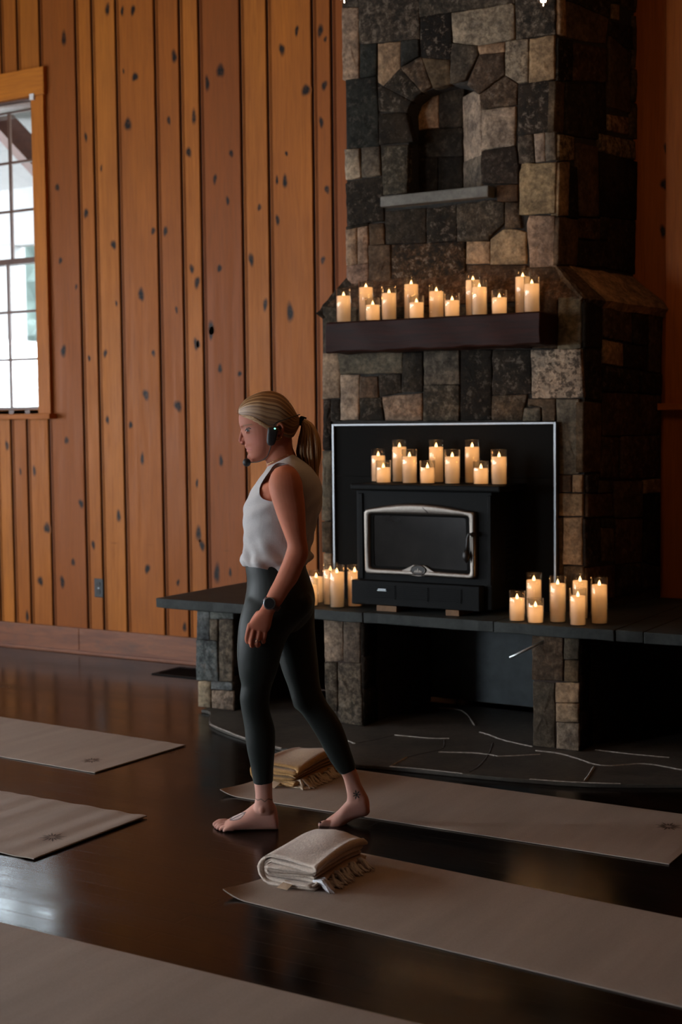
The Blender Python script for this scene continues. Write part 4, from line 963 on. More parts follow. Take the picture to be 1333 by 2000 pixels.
hc('M', 604, 632.5, 1178.5, 'medium candle at the back left of the hearth behind the person', G4); hc('B', 592, 623, 1185, 'low candle half hidden behind the person on the left of the hearth', G4); hc('T', 631.5, 661, 1182.5, 'tall candle at the back of the left hearth cluster, behind another tall one', G4); hc('T', 643.7, 674.4, 1188, 'tall candle at the front of the left hearth cluster', G4); hc('T', 679, 709, 1186, 'tall candle on the left hearth partly hidden by the stove', G4)
# ------------------------------------------------------------------ yoga mats
def yoga_mat(label, pa, pb, lgt, wid, dirx, wave, curl=None, mark=None, seed=0, roll=0.0):
    """pa: near corner, pb: far corner of the short end that shows; the mat runs from there along dirx"""
    a = np.array(pa[:2]); b = np.array(pb[:2]); v = (b-a)/np.linalg.norm(b-a); u = np.array([v[1], -v[0]])*dirx
    root = empty('yoga_mat', (a[0], a[1], 0)); tag(root, label, 'yoga mat', 'tan yoga mats laid out on the floor')
    r = random.Random(seed); nx, ny = 120, 24; th = .005
    ph = [r.uniform(0, 6) for _ in range(4)]
    def hgt(s, t):
        z = 0
        if wave: z += wave*(.5+.5*math.sin(s*46+ph[0]+.7*math.sin(t*4)+1.3*math.sin(s*9)))*math.exp(-s*.9)*(.7+.3*math.sin(t*2+ph[1]))
        if roll: z += roll*math.exp(-(s/.035)**2)
        if curl: z += curl*max(0, 1-s/.10)**2*max(0, 1-t/.22)**1.5
        return z
    top = []; bot = []
    for i in range(nx+1):
        s = lgt*(i/nx)**1.6
        for j in range(ny+1):
            t = wid*j/ny; p = u*s+v*t; z = hgt(s, t)+.0012
            e = .0015 if (i in (0, nx) or j in (0, ny)) else 0
            top.append((p[0], p[1], z+th-e)); bot.append((p[0], p[1], z))
    mb = MB(); o = len(top); k = ny+1; fs = []
    for i in range(nx):
        for j in range(ny):
            q = i*k+j; fs += [(q, q+1, q+k+1, q+k), (o+q, o+q+k, o+q+k+1, o+q+1)]
    for i in range(nx): fs += [(i*k, (i+1)*k, o+(i+1)*k, o+i*k), (i*k+ny, o+i*k+ny, o+(i+1)*k+ny, (i+1)*k+ny)]
    for j in range(ny): fs += [(j, o+j, o+j+1, j+1), (nx*k+j, nx*k+j+1, o+nx*k+j+1, o+nx*k+j)]
    mb.add(top+bot, fs); mb.build('mat_sheet', MAT['mat'], root, smooth=False)
    if mark:
        ms, mt = mark; m2 = MB(); R = .052
        for q in range(16):
            an = 2*PI*q/16; r0, r1 = .010, R*(1 if q % 2 == 0 else .72)
            dirv = np.array([math.cos(an), math.sin(an)]); nrm = np.array([-dirv[1], dirv[0]])
            L_ = []
            for f_, wd in ((0, .0006), (.35, .0030), (.7, .0026), (1, .0004)):
                c = dirv*(r0+(r1-r0)*f_); L_.append((c+nrm*wd, c-nrm*wd))
            vs = []
            for A, B in L_:
                for pt in (A, B):
                    s, t = ms+pt[0], mt+pt[1]; p = u*s+v*t; vs.append((p[0], p[1], hgt(s, t)+.0012+th+.0004))
            m2.add(vs, [(2*i, 2*i+1, 2*i+3, 2*i+2) for i in range(3)])
        m2.build('printed_sunburst', MAT['mat_mark'], root)
    return root, a, u, v, hgt
yoga_mat('tan yoga mat at the left, farther from the camera', at_z(185, 1511, 0), at_z(362, 1457.5, 0), 1.9, .607, -1, .0022, None, (.16, .15), 1)
yoga_mat('tan yoga mat at the left with ripples, nearer the camera', at_z(66, 1681, 0), at_z(288, 1597, 0), 1.9, .61, -1, .0045, None, (.12, .22), 2, .002)
yoga_mat('darker lit tan yoga mat nearest the hearth, under the tan blanket', at_z(430, 1553, 0), at_z(553, 1505, 0), 1.86, .61, 1, 0, .02, (1.72, .42), 3)
yoga_mat('tan yoga mat under the front oat blanket', at_z(436, 1752, 0), at_z(590, 1686, 0), 1.86, .61, 1, 0, .022, None, 4)
a = at_z(0, 1804, 0); b = at_z(800, 1998, 0); dv = (b-a)[:2]/np.linalg.norm((b-a)[:2]); nv = np.array([-dv[1], dv[0]])
far = a[:2]-dv*.25; near = far-nv*.61
yoga_mat('tan yoga mat in the foreground at the bottom of the picture', near, far, 1.86, .61, 1, .001, None, None, 5)

# ------------------------------------------------------------------ folded blankets
def blanket(label, px, py, rot, m, mf, seed, sc=.83, ln=.325):
    r = random.Random(seed)
    p = at_z(px, py, .0065); root = empty('folded_blanket', (p[0], p[1], .0066), rot); tag(root, label, 'blanket', 'folded blankets on the mats')
    Wd = .285*sc
    hs = [.006, .030, .050, .068, .086, .104]
    def U(cx, za, zb, side, k=7):
        c = (za+zb)/2; rr = (zb-za)/2; out = []
        for i in range(1, k):
            an = -PI/2+PI*i/k; out.append((cx+side*rr*.8*math.cos(an), c+rr*math.sin(an)))
        return out
    path = []
    def line(x0, x1, z, k=9):
        for i in range(k+1):
            t = i/k; x = x0+(x1-x0)*t; path.append((x, z+.0045*math.sin(x*26+seed+z*12)*min(1, z*18)))
    line(Wd*.97, .060, .006); path += U(.060, .006, .114, -1, 12); line(.060, Wd-.010, .114); path += U(Wd-.010, .093, .114, 1)[::-1]
    line(Wd-.010, .056, .093); path += U(.056, .021, .093, -1, 10)[::-1]
    line(.056, Wd*.955, .021); path += U(Wd*.955, .021, .035, 1); line(Wd*.955, .060, .035); path += U(.060, .035, .079, -1, 8); line(.060, Wd-.022, .079); path += U(Wd-.022, .065, .079, 1)[::-1]
    line(Wd-.022, .066, .065); path += U(.066, .050, .065, -1)[::-1]; line(.066, Wd*.93, .050)
    P = np.array(path); th = .0050
    tg = np.gradient(P, axis=0); tg /= np.linalg.norm(tg, axis=1)[:, None]+1e-9; nn = np.stack([-tg[:, 1], tg[:, 0]], 1)
    ny = 26; mb = MB(); G = []
    for j in range(ny+1):
        y = ln*j/ny; row = []
        for side in (1, -1):
            for i in range(len(P)):
                q = P[i]+nn[i]*th*side
                hgt_ = q[1]; k = hgt_/.11
                dx = .007*math.sin(y*13+1)*k+.006*math.sin(i*.5+seed)*(1 if j in (0, ny) else .3); dz = k*(.007*math.sin(y*9+q[0]*14+seed)-.012*(abs(y/ln-.5)*2)**3-.010*(q[0]/Wd))
                yy = y+(r.uniform(-.003, .003) if j in (0, ny) else 0)+(.016*math.sin(i*.23+seed) if j == 0 else 0)
                row.append((q[0]+dx, yy, max(.0006, (q[1]+dz)*.90)))
        G.append(row)
    K = len(P); vs = [p for row in G for p in row]; fs = []
    for j in range(ny):
        for sd in range(2):
            for i in range(K-1):
                a = j*2*K+sd*K+i; f = (a, a+1, a+2*K+1, a+2*K); fs.append(f if sd == 0 else f[::-1])
        for i in (0, K-1): a = j*2*K+i; fs.append((a, a+2*K, a+3*K, a+K))
    for j in (0, ny):
        for i in range(K-1): a = j*2*K+i; fs.append((a, a+K, a+K+1, a+1))
    mb.add(vs, fs); mb.build('cloth', m, root, smooth=True)
    fm = MB()
    for q in range(40):
        y = .012+(ln-.02)*q/45+r.uniform(-.004, .004); zz = r.choice([.006, .021, .028, .012]); x = Wd*.97; l = r.uniform(.034, .064); sw = r.uniform(-.028, .022)
        for s_ in range(3):
            o1, o2 = r.uniform(-.008, .008), r.uniform(-.006, .010)
            fm.tube([(x-.012, y, zz), (x+l*.35, y+sw*.4+o1*.3, zz+r.uniform(0, .007)), (x+l*.7, y+sw*.8+o1, max(.0035, zz*.45+o2*.4)), (x+l*(.9+.1*s_), y+sw+o1*1.6, .0032)], [.0040, .0050, .0044, .0018], 6)
    fm.build('fringe', mf, root, smooth=True)
    lm = MB(); lx = Wd*.52
    lm.hexa([(lx, -.002, .020), (lx+.036, -.004, .017), (lx+.030, -.040, .0035), (lx-.012, -.038, .0035)], [(lx, -.002, .0212), (lx+.036, -.004, .0182), (lx+.030, -.040, .0047), (lx-.012, -.038, .0047)]); lm.build('sewn_label', MAT['label'], root)
blanket('oat coloured folded blanket with white fringe in the front', 498, 1719, .0, MAT['blanket'], MAT['fringe'], 3)
blanket('tan folded blanket with cream fringe behind the front leg', 487, 1528, .0, MAT['blanket_tan'], MAT['fringe_tan'], 8)

# ------------------------------------------------------------------ string lights hanging across the room
BULB = 3.8
b1 = at_d(673, 6, 5.0); b2 = at_d(1062, 12, 5.0); stp = (b2-b1)
SLR = empty('string_lights', b1); tag(SLR, 'black cord of clear glowing bulbs strung across the top of the picture', 'string lights')
proto = None
for k in range(-6, 3):
    sag = .012*(k*(k-1))*.5
    pos = stp*k+np.array([0, 0, sag])
    if proto is None:
        proto = empty('bulb', pos); proto.parent = SLR
        g = MB(); g.lathe([(0, -.001), (.003, 0), (.010, .006), (.019, .017), (.024, .032), (.023, .046), (.017, .062), (.0125, .072)], 24); g.build('glass_bulb', MAT['glass'], proto, smooth=True)
        f = MB(); f.lathe([(0, .010), (.010, .014), (.0125, .03), (.010, .046), (0, .052)], 12); f.build('glowing_filament', MAT['filament'], proto, smooth=True)
        s = MB(); s.lathe([(0, .070), (.0145, .070), (.0155, .075), (.0155, .115), (.008, .122), (0, .122)], 18); s.build('socket', MAT['black_plastic'], proto, smooth=True)
        ld = bpy.data.lights.new('bulb_light', 'POINT'); ld.energy = BULB; ld.color = (1, .55, .26); ld.shadow_soft_size = .02
        lo = bpy.data.objects.new('bulb_light', ld); COL.objects.link(lo); lo.parent = proto; lo.location = (0, 0, -.03)
    else: c = copy_tree(proto, SLR); c.location = tuple(pos)
mb = MB(); mb.tube([stp*t+np.array([0, 0, .122+.012*(t*(t-1))*.5]) for t in np.linspace(-6.3, 6.5, 110)], .0045, 8); mb.build('cord', MAT['black_plastic'], SLR, smooth=True)
# ------------------------------------------------------------------ the person: one continuous body, clothes and hair as children
D0 = 5.27
def Q(px, py, d): return at_d(px, py, D0+d)
def frame_ring(p0, p1, d, hd, n=28, ex=2.2, fn=None):
    """closed ring through two silhouette points p0 (front) and p1 (back), half-depth hd at depth d"""
    A, B = Q(*p0, d), Q(*p1, d); c = (A+B)/2; a = (B-A)/2; out = []
    for k in range(n):
        t = 2*PI*k/n; ct, st = math.cos(t), math.sin(t); e = 2/ex
        x = math.copysign(abs(ct)**e, ct); y = math.copysign(abs(st)**e, st)
        if fn: x, y = fn(x, y, t)
        out.append(c+a*x+FH*hd*y)
    return out
def loft(mb, keys, per=4, n=28, ex=2.2, fn=None, col=(1, 1, 1, 0), grow=0.0, gpx=0.0):
    """keys: (x0,y0,x1,y1,d,hd)"""
    K = catmull(keys, per); R = []
    for r in K:
        p0 = np.array(r[0:2]); p1 = np.array(r[2:4]); dv = (p1-p0)/(np.linalg.norm(p1-p0)+1e-9)
        R.append(frame_ring(p0-dv*gpx, p1+dv*gpx, r[4], max(.001, r[5]+grow), n, ex, fn))
    mb.rings(R, col)
def chain(mb, pts, rs, n=12, per=4):
    K = catmull([(*p, r) for p, r in zip(pts, rs)], per)
    mb.tube([k[:3] for k in K], [k[3] for k in K], n)
    mb.sphere(pts[0], rs[0], 12, 8); mb.sphere(pts[-1], rs[-1], 12, 8)
def remeshed(mb, name, voxel, mat, parent, smooth_it=6, fac=.5):
    o = mb.build('tmp', mat)
    m = o.modifiers.new('r', 'REMESH'); m.mode = 'VOXEL'; m.voxel_size = voxel; m.use_smooth_shade = True
    s = o.modifiers.new('s', 'SMOOTH'); s.iterations = smooth_it; s.factor = fac
    dg = bpy.context.evaluated_depsgraph_get(); dg.update()
    me = bpy.data.meshes.new_from_object(o.evaluated_get(dg)); me.name = name
    old = o.data; bpy.data.objects.remove(o); bpy.data.meshes.remove(old)
    me.materials.clear(); me.materials.append(mat)
    me.polygons.foreach_set('use_smooth', [True]*len(me.polygons))
    r = bpy.data.objects.new(name, me); COL.objects.link(r); r.parent = parent
    return r
foot_c = at_z(560, 1615, 0)
PO = np.array([foot_c[0], foot_c[1], 0.0])
PERS = empty('person', PO); tag(PERS, 'barefoot blonde person in white tank top and dark leggings walking left with a headset microphone', 'person')
def reloc(o):
    me = o.data; co = np.empty(len(me.vertices)*3, np.float32); me.vertices.foreach_get('co', co)
    co = co.reshape(-1, 3)-PO.astype(np.float32); me.vertices.foreach_set('co', co.ravel()); me.update(); return o
def pbuild(mb, name, mats, **k):
    o = mb.build(name, mats, PERS, **k); return reloc(o)

# --- shared outlines (pixels of the photograph give the silhouette, every ring has real depth)
TORSO = [(540,884,566,880,0,.050), (533,893,577,888,0,.066), (526,902,590,897,0,.120), (520,914,603,908,0,.158), (511,928,615,922,0,.172), (500,945,625,940,0,.174), (486,968,630,966,0,.170), (478,992,627,990,0,.163), (475.6,1012,620.5,1014,0,.156), (477,1036,614,1040,0,.148), (477,1060,608,1062,0,.142), (477,1086,604,1084,0,.142), (478,1104,601,1100,0,.146)]
PELV = [(480,1090,600,1090,0,.138), (480,1107,598,1107,0,.142), (483,1130,606,1130,0,.150), (482,1150,614,1155,0,.160), (478,1175,616,1176,0,.166), (476,1196,612,1196,0,.158), (486,1216,598,1216,0,.125), (505,1232,580,1232,0,.08)]
LEGN = [(492,1150,596,1150,-.065,.070), (480,1172,610,1172,-.074,.086), (473,1192,607,1192,-.080,.090), (468.5,1210,592,1210,-.084,.091), (466,1228,574,1228,-.086,.090), (464.2,1250,560,1250,-.087,.087), (463.4,1277,551,1274,-.086,.084), (465.5,1300,545,1298,-.083,.080), (468.5,1321,539,1318,-.078,.073), (472,1336,533,1334,-.073,.066), (470,1352,529,1348,-.069,.061), (469,1364,526.5,1364,-.065,.058), (472,1386,526.5,1384,-.060,.054), (475.5,1405,531,1402,-.056,.055), (478.5,1424,536.5,1422,-.053,.057), (480.5,1445,538,1442,-.050,.056), (484,1468,537,1466,-.047,.051), (489,1490,535.2,1488,-.044,.045), (493,1512,534,1508,-.042,.041), (495.5,1530,533.6,1528,-.041,.038)]
LEGF = [(500,1150,602,1150,.065,.070), (498,1175,614,1175,.075,.086), (503,1200,614.5,1200,.080,.090), (520,1226,615,1225,.083,.089), (540,1272,617.5,1255,.082,.082), (552,1311,621.5,1296,.076,.074), (563,1340,624,1326,.070,.066), (570.5,1366,628.5,1350,.064,.058), (577,1380,640,1373,.060,.055), (592,1396,656,1395,.056,.054), (609,1421,668,1416,.053,.054), (624,1446,677,1440,.050,.050), (641,1478,685.5,1466,.047,.044), (656,1501,692,1486,.045,.040), (665.5,1512,696,1500,.044,.037)]
ARM = [(548,911,560,909,-.155,.016), (538,915,573,913,-.162,.034), (529,928,584,925,-.168,.047), (525,945,591,945,-.174,.051), (527.5,963,593,963,-.179,.050), (534,985,595.5,981,-.184,.047), (541,1006,597,1003,-.189,.044), (549,1028,597.7,1027,-.194,.041), (557,1049,599,1050,-.198,.038), (561.5,1064,602,1069,-.200,.037), (558,1081,602,1086,-.202,.0385), (548.5,1106,592.5,1109,-.206,.038), (537,1132,581,1135,-.210,.034), (527,1151,566,1155,-.212,.029), (520,1166,552,1177,-.214,.024), (514.5,1178,542,1190,-.215,.0205), (510,1188,535.5,1197,-.216,.0205)]

body = MB()
loft(body, [(525,917,574,893,0,.070), (524,921,582,901,0,.108), (519,930,596,912,0,.144), (511,941,611,927,0,.168)]+TORSO[5:], 3, 32, 2.3, grow=-.008, gpx=-3)
loft(body, PELV, 3, 32, 2.4, grow=-.007, gpx=-3)
loft(body, LEGN+[(497,1540,533.5,1540,-.041,.034), (498,1556,533.6,1556,-.041,.031), (496,1570,535.5,1572,-.041,.031), (495,1580,537.5,1582,-.041,.028), (501,1590,534,1590,-.041,.020)], 3, 28, 2.2, grow=-.0035, gpx=-1.2)
loft(body, LEGF+[(670.5,1522,700.5,1510,.043,.033), (675,1540,706,1528,.042,.030), (677.5,1556,713,1542,.041,.029), (676,1568,722,1560,.041,.029), (680,1582,724,1578,.041,.026)], 3, 28, 2.2, grow=-.0035, gpx=-1.2)
# neck
loft(body, [(519,872,570,846,.0,.050), (519.5,886,571,862,.0,.051), (520.5,900,573,876,.0,.053), (521.5,914,580,892,.0,.060), (524,930,588,910,.0,.066)], 4, 28, 2.1)
# head: rings from the chin upward; the front of each ring narrows to the face
def face(x, y, t):
    if x < 0: y *= 1-.26*abs(x)**2.2
    return x, y
HEAD = [(490,902.5,520,899,0,.022), (487.6,897.5,534,893,0,.038), (486.3,891,546,886,0,.049), (485.8,885.5,554,878,0,.056), (483.6,881,560,872,0,.060), (482.8,877.5,564,867,0,.063), (481.6,872,568,860,0,.066), (479,868,571,853,0,.068), (477.5,860,574,846,0,.070), (475.2,851,576,838,0,.072), (473.2,843.5,577,830,0,.073), (471.5,838.5,577.5,825,0,.0735), (468.6,832.5,577.5,820,0,.0745), (467.2,826,576.5,813,0,.076), (466.6,816,574,805,0,.077), (468,806,570,796,0,.077), (472,795,563,787,0,.074), (480,784,554,779,0,.066), (492,776,544,772.5,0,.052), (508,771.5,530,770.5,0,.026)]
loft(body, HEAD, 3, 36, 2.15, face)
# nose, lips, chin, brow, cheek, eye socket rims
def ell(px, py, d, rx, ry, rd, rot=0):
    c = Q(px, py, d); u = RH*math.cos(rot)+np.array([0, 0, 1])*math.sin(rot); w = -RH*math.sin(rot)+np.array([0, 0, 1])*math.cos(rot)
    body.sphere(c, (rx, ry, rd), 16, 10, ax=[u, w, FH])
chain(body, [Q(474.6, 839, 0), Q(472.6, 847, 0), Q(471.2, 854.5, 0), Q(470.4, 860.5, 0)], [.0062, .0068, .0074, .0082], 12, 3)
ell(475.5, 864, -.0085, .0085, .0060, .0055); ell(475.5, 864, .0085, .0085, .0060, .0055); ell(471.0, 862.6, 0, .0076, .0066, .0076)
ell(474.5, 867.3, 0, .008, .004, .004)
ell(484.6, 874.9, 0, .0088, .0042, .0185); ell(486, 880.6, 0, .0088, .0048, .0175); ell(489.5, 892.5, 0, .0125, .0125, .018); ell(481.5, 871.5, 0, .006, .006, .014)
ell(477.5, 831.5, -.022, .016, .0036, .013, .10); ell(477.5, 831.5, .022, .016, .0036, .013)
ell(477.5, 858, -.0075, .0078, .0090, .0052); ell(477.5, 858, .0075, .0078, .0090, .0052)
ell(486.5, 836.3, -.0405, .0145, .0036, .010, .05); ell(486.5, 844.9, -.041, .0135, .0032, .009, -.05)
# near ear
chain(body, [Q(550, 853, -.071), Q(552.5, 845, -.079), Q(553, 836, -.084), Q(550.5, 829.5, -.085), Q(545.5, 828, -.083), Q(541, 832, -.078)], [.0055, .0050, .0048, .0046, .0044, .004], 8, 4)
ell(547.5, 841, -.072, .010, .021, .007, .1); ell(546.5, 853.5, -.071, .0065, .0065, .005)
# near arm, hand with five separate fingers
loft(body, ARM, 4, 28, 2.1)
WD = -.216
loft(body, [(510,1187,535.5,1196,WD,.0205), (504,1196,533.5,1204,WD-.001,.0190), (496,1206,531.5,1213,WD-.002,.0175), (489,1215,529.5,1223,WD-.003,.0165), (484.5,1222,526,1231,WD-.003,.0150), (484,1228,522,1235,WD-.002,.0120)], 4, 24, 2.6)
def finger(pts, rs): chain(body, [Q(*p) for p in pts], rs, 12, 4)
finger([(488.5,1221,WD-.003), (484.6,1236,WD-.008), (482.6,1247.5,WD-.004), (484.2,1254,WD+.010), (488.5,1252.5,WD+.024)], [.0102, .0092, .0088, .0080, .0068])
finger([(497.5,1225,WD-.005), (493.5,1241,WD-.011), (491.0,1254,WD-.008), (492.5,1261.5,WD+.006), (496.5,1260,WD+.022)], [.0103, .0094, .0090, .0082, .0070])
finger([(508.0,1229,WD-.005), (505.5,1244,WD-.011), (502.8,1255,WD-.007), (503.5,1261.5,WD+.008), (507,1259,WD+.023)], [.0099, .0090, .0086, .0078, .0067])
finger([(518.3,1231.5,WD-.002), (517.2,1242,WD-.006), (514.8,1250,WD-.001), (514.8,1254.5,WD+.011), (517,1252,WD+.022)], [.0086, .0078, .0074, .0068, .0058])
finger([(505,1199,WD+.012), (496,1212,WD+.027), (489.5,1226,WD+.034), (487.5,1240,WD+.034)], [.0120, .0115, .0100, .0075])
# far arm hangs on the other side of the body
FAR = [(p[0]+4, p[1], p[2]-6, p[3], -p[4], p[5]) for p in ARM]
FAR = [(a, b, c, d_, e, f) for a, b, c, d_, e, f in FAR]
loft(body, FAR, 3, 24, 2.1)
loft(body, [(514,1187,529.5,1196,-WD,.0205), (507,1200,527.5,1208,-WD,.0185), (496,1214,525,1222,-WD,.0165), (490,1226,520,1234,-WD,.012)], 3, 20, 2.5)
for k in range(4): finger([(494+8*k, 1224+2.5*k, -WD), (492+8*k, 1240+2*k, -WD+.006), (492+8*k, 1252+1.2*k, -WD), (495+8*k, 1255, -WD-.016)], [.0098, .009, .0085, .007])
finger([(506,1201,-WD-.012), (497,1213,-WD-.027), (491,1228,-WD-.033)], [.012, .011, .008])
# near foot flat on the floor: heel at the right, toes at the left
DN = 5.25
dfl = lambda px, D: None
def Fp(px, h, dd):
    """point at image column px, height h above the floor, camera depth DN+dd"""
    py = 1615.0
    for _ in range(6):
        p = at_d(px, py, DN+dd); py += (p[2]-h)*F/(DN+dd)
    return at_d(px, py, DN+dd)
def foot_ring(px, top, hd, dc, n=24, bot=.0015):
    c0 = (top+bot)/2; hh = (top-bot)/2; R = []
    for k in range(n):
        t = 2*PI*k/n; ct, st = math.cos(t), math.sin(t)
        y = math.copysign(abs(st)**.9, st); x = math.copysign(abs(ct)**.75, ct)
        w = hd*(1-.28*max(0, y)**1.2); R.append(Fp(px, c0+hh*y, dc+w*x))
    return R
HE = [(544.2,.030,.009,0), (543.2,.052,.020,0), (540.5,.076,.0275,0), (535,.097,.031,0), (527,.108,.0325,0), (516,.110,.0335,0), (504,.104,.0345,0), (493,.089,.0365,.001), (480,.069,.0395,.002), (466,.054,.0435,.003), (453,.042,.0465,.004), (443,.029,.0470,.004), (438,.020,.042,.006)]
body.rings([foot_ring(*r) for r in catmull(HE, 3)])
for b, m_, t, r in [((441,.019,.034), (429,.018,.035), (420.3,.0115,.033), (.0135,.0125,.0100)), ((441,.016,.0125), (428,.0165,.013), (421.8,.0078,.0125), (.0095,.0088,.0070)), ((444,.014,-.004), (431,.0150,-.004), (425,.0073,-.004), (.009,.0083,.0067)), ((448,.013,-.019), (436.5,.0138,-.020), (430.5,.0070,-.020), (.0088,.0078,.0065)), ((454,.012,-.033), (444,.0125,-.035), (438,.0066,-.0345), (.0085,.0076,.0063))]:
    P3 = [Fp(*b), Fp(*m_), Fp(*t)]; chain(body, P3, r, 10, 3)
# outer ankle bone
ell(512, 1581, -.064, .012, .015, .0085)
# far foot: heel lifted, resting on the ball and toes
FB = [(716,1553,723.5,1585,.041,.014), (712,1548,719,1591.5,.041,.024), (704,1546,711,1594.8,.041,.029), (694,1551,700,1597,.041,.030), (684.5,1559,689,1601,.042,.031), (676,1567,679.5,1606,.043,.034), (668,1576,671,1612,.044,.039), (660,1584.5,662,1616.5,.045,.043), (651,1592,652,1618,.046,.044), (643,1598,643.5,1617.2,.048,.040), (637,1602.5,637,1615,.050,.033)]
loft(body, FB, 3, 24, 2.3)
for pts, r in [([(642,1609,.018), (633,1608.7,.016), (626.5,1610.8,.016)], (.0135,.0125,.0098)), ([(641,1607.5,.040), (633,1606.5,.040), (628.5,1608.5,.040)], (.0095,.0088,.007)), ([(642,1607,.056), (635,1606,.056), (631,1607.8,.056)], (.009,.0082,.0066)), ([(644,1606,.070), (638,1605.3,.070), (634.5,1607,.070)], (.0086,.0076,.0062)), ([(648,1605.5,.083), (643,1605,.083), (640,1606.5,.083)], (.008,.0072,.006))]: finger(pts, r)
ell(700, 1562, .020, .012, .013, .008)

def mk_skin():
    m, nt, b = newmat('skin')
    a = attr(nt); v = coords(nt); n1 = noise(nt, v, 14, 3); n2 = noise(nt, v, 190, 3)
    c = mix(nt, .5, a.outputs['Color'], ramp(nt, n1, [(.3, (.82, .80, .80)), (.7, (1.1, 1.1, 1.1))]), 'MULTIPLY')
    L(nt, c, b.inputs['Base Color']); setin(b, Roughness=.6); b.inputs['Specular IOR Level'].default_value = .2
    b.inputs['Subsurface Weight'].default_value = .12; b.inputs['Subsurface Radius'].default_value = (.012, .005, .003); b.inputs['Subsurface Scale'].default_value = .6
    bump(nt, b, n2, .06, .001); return m
MAT['skin'] = mk_skin()
bo = remeshed(body, 'body', .0027, MAT['skin'], PERS, 5, .5)
me = bo.data; nv = len(me.vertices); co = np.empty(nv*3, np.float32); me.vertices.foreach_get('co', co); co = co.reshape(-1, 3).astype(float)
nor = np.empty(nv*3, np.float32); me.vertices.foreach_get('normal', nor); nor = nor.reshape(-1, 3)
pr = proj(co); near = (nor@FH) < .35
colr = np.ones((nv, 4), np.float32); colr[:, :3] = (.47, .165, .095)
x_, y_, dd = pr[:, 0], pr[:, 1], pr[:, 2]-D0
def paint(mask, c, k=1.0): 
    k = np.clip(np.asarray(k, float)*mask, 0, 1)[:, None]; colr[:, :3] = colr[:, :3]*(1-k)+np.array(c)*k
feet = y_ > 1505; paint(feet, (.60, .33, .265), .85)
paint((y_ > 1000) & (y_ < 1280), (.48, .165, .095), .5)
paint((y_ > 1180) & (y_ < 1275), (.44, .15, .095), .35)
hd_ = (y_ > 800) & (y_ < 905) & (x_ < 520)
paint(hd_, (.33, .11, .066), .85)
def gs(cx, cy_, sx, sy_): return np.exp(-((x_-cx)/sx)**2-((y_-cy_)/sy_)**2)
paint(hd_, (.46, .15, .12), .9*gs(485, 878, 7, 3.4)*(x_ < 493))
paint(hd_, (.30, .09, .07), np.clip(1.0*np.exp(-((y_-877.9-(x_-486)*.03)/.85)**2)*(x_ < 492.5)*(x_ > 478), 0, 1))
paint(hd_, (.60, .20, .16), .22*gs(500, 862, 15, 10)); paint(hd_, (.55, .17, .13), .4*gs(470, 863, 6, 5))
paint(hd_, (.36, .16, .12), .6*gs(487, 838, 11, 3.5)); paint(hd_, (.22, .08, .06), .6*gs(475.8, 867.2, 2.4, 1.1))  # nostril shade painted as a dark spot on the skin
yb_ = 832.2-.0*x_-2.9*np.sin(np.clip((x_-474)/21, 0, 1)*2.0)
paint(hd_, (.17, .095, .055), .85*np.exp(-((y_-yb_)/1.5)**2)*(x_ > 474.2)*np.clip((496.5-x_)/5, 0, 1)*(x_ < 496.5))
paint(hd_, (.28, .12, .09), .55*gs(487, 835.2, 10, 1.6)); paint(hd_, (.34, .15, .12), .45*gs(487.5, 846.2, 9, 1.5))  # shade of the lid fold painted into the skin above the eye
# heel blush
paint(feet, (.70, .25, .2), .5*gs(724, 1575, 12, 16)); paint(feet, (.66, .25, .2), .4*gs(540, 1608, 10, 14)); paint(feet, (.62, .25, .2), .4*gs(655, 1614, 12, 5))
# tattoos: small leaf star on the far ankle, line round the near ankle, feather on the near foot
ink = (.035, .050, .050)
ang = np.arctan2(y_-1552, x_-697); rad = np.hypot((x_-697)*1.15, y_-1552)
paint(feet & near & (dd < .05) & (x_ > 640), ink, np.clip(6.4+3.4*np.cos(ang*7)-rad, 0, 1))
yl = 1564+1.6*np.sin((x_-500)*.45)+np.where(x_ > 517, -(x_-517)*.25, (x_-517)*.22)
paint(feet & (x_ < 540) & (x_ > 490), ink, np.clip(1.3-abs(y_-yl)/1.1, 0, 1)*.85)
t_ = ((x_-449)*.80+(1602-y_)*.6)/33; s_f = (x_-449)*.40-(1602-y_)*.80
paint(feet & (x_ < 482) & (nor[:, 2] > .2), (.62, .60, .60), ((t_ > 0) & (t_ < 1) & (abs(s_f) < 6*np.sin(PI*np.clip(t_, 0, 1)))).astype(float)*.55)
paint(feet & (x_ < 482) & (nor[:, 2] > .2), (.07, .07, .08), ((t_ > 0) & (t_ < 1.05) & ((abs(s_f) < .8) | (abs(abs(s_f)-5.4*np.sin(PI*np.clip(t_, 0, 1))) < .8))).astype(float)*.8)
ca = me.color_attributes.new('Col', 'FLOAT_COLOR', 'POINT'); ca.data.foreach_set('color', colr.ravel())
reloc(bo)

# toe nails (dark red)
MAT['nail'] = plain('dark_red_nail_polish', lin((.20, .03, .05)), .22, 0, 60, .1)
for p, r in [(Fp(420.8, .0185, .035), .0068), (Fp(422.8, .0128, .015), .0046), (Fp(426, .0118, 0), .0042), (Fp(431, .0112, -.0145), .0042), (Fp(438, .0108, -.0285), .004), (Q(626.8, 1606.3, .014), .0068)]:
    mb = MB(); mb.sphere(p, (r*1.1, r*.45, r), 10, 6, ax=[RH, np.array([0, 0, 1.]), FH]); pbuild(mb, 'toenail', MAT['nail'], smooth=True)

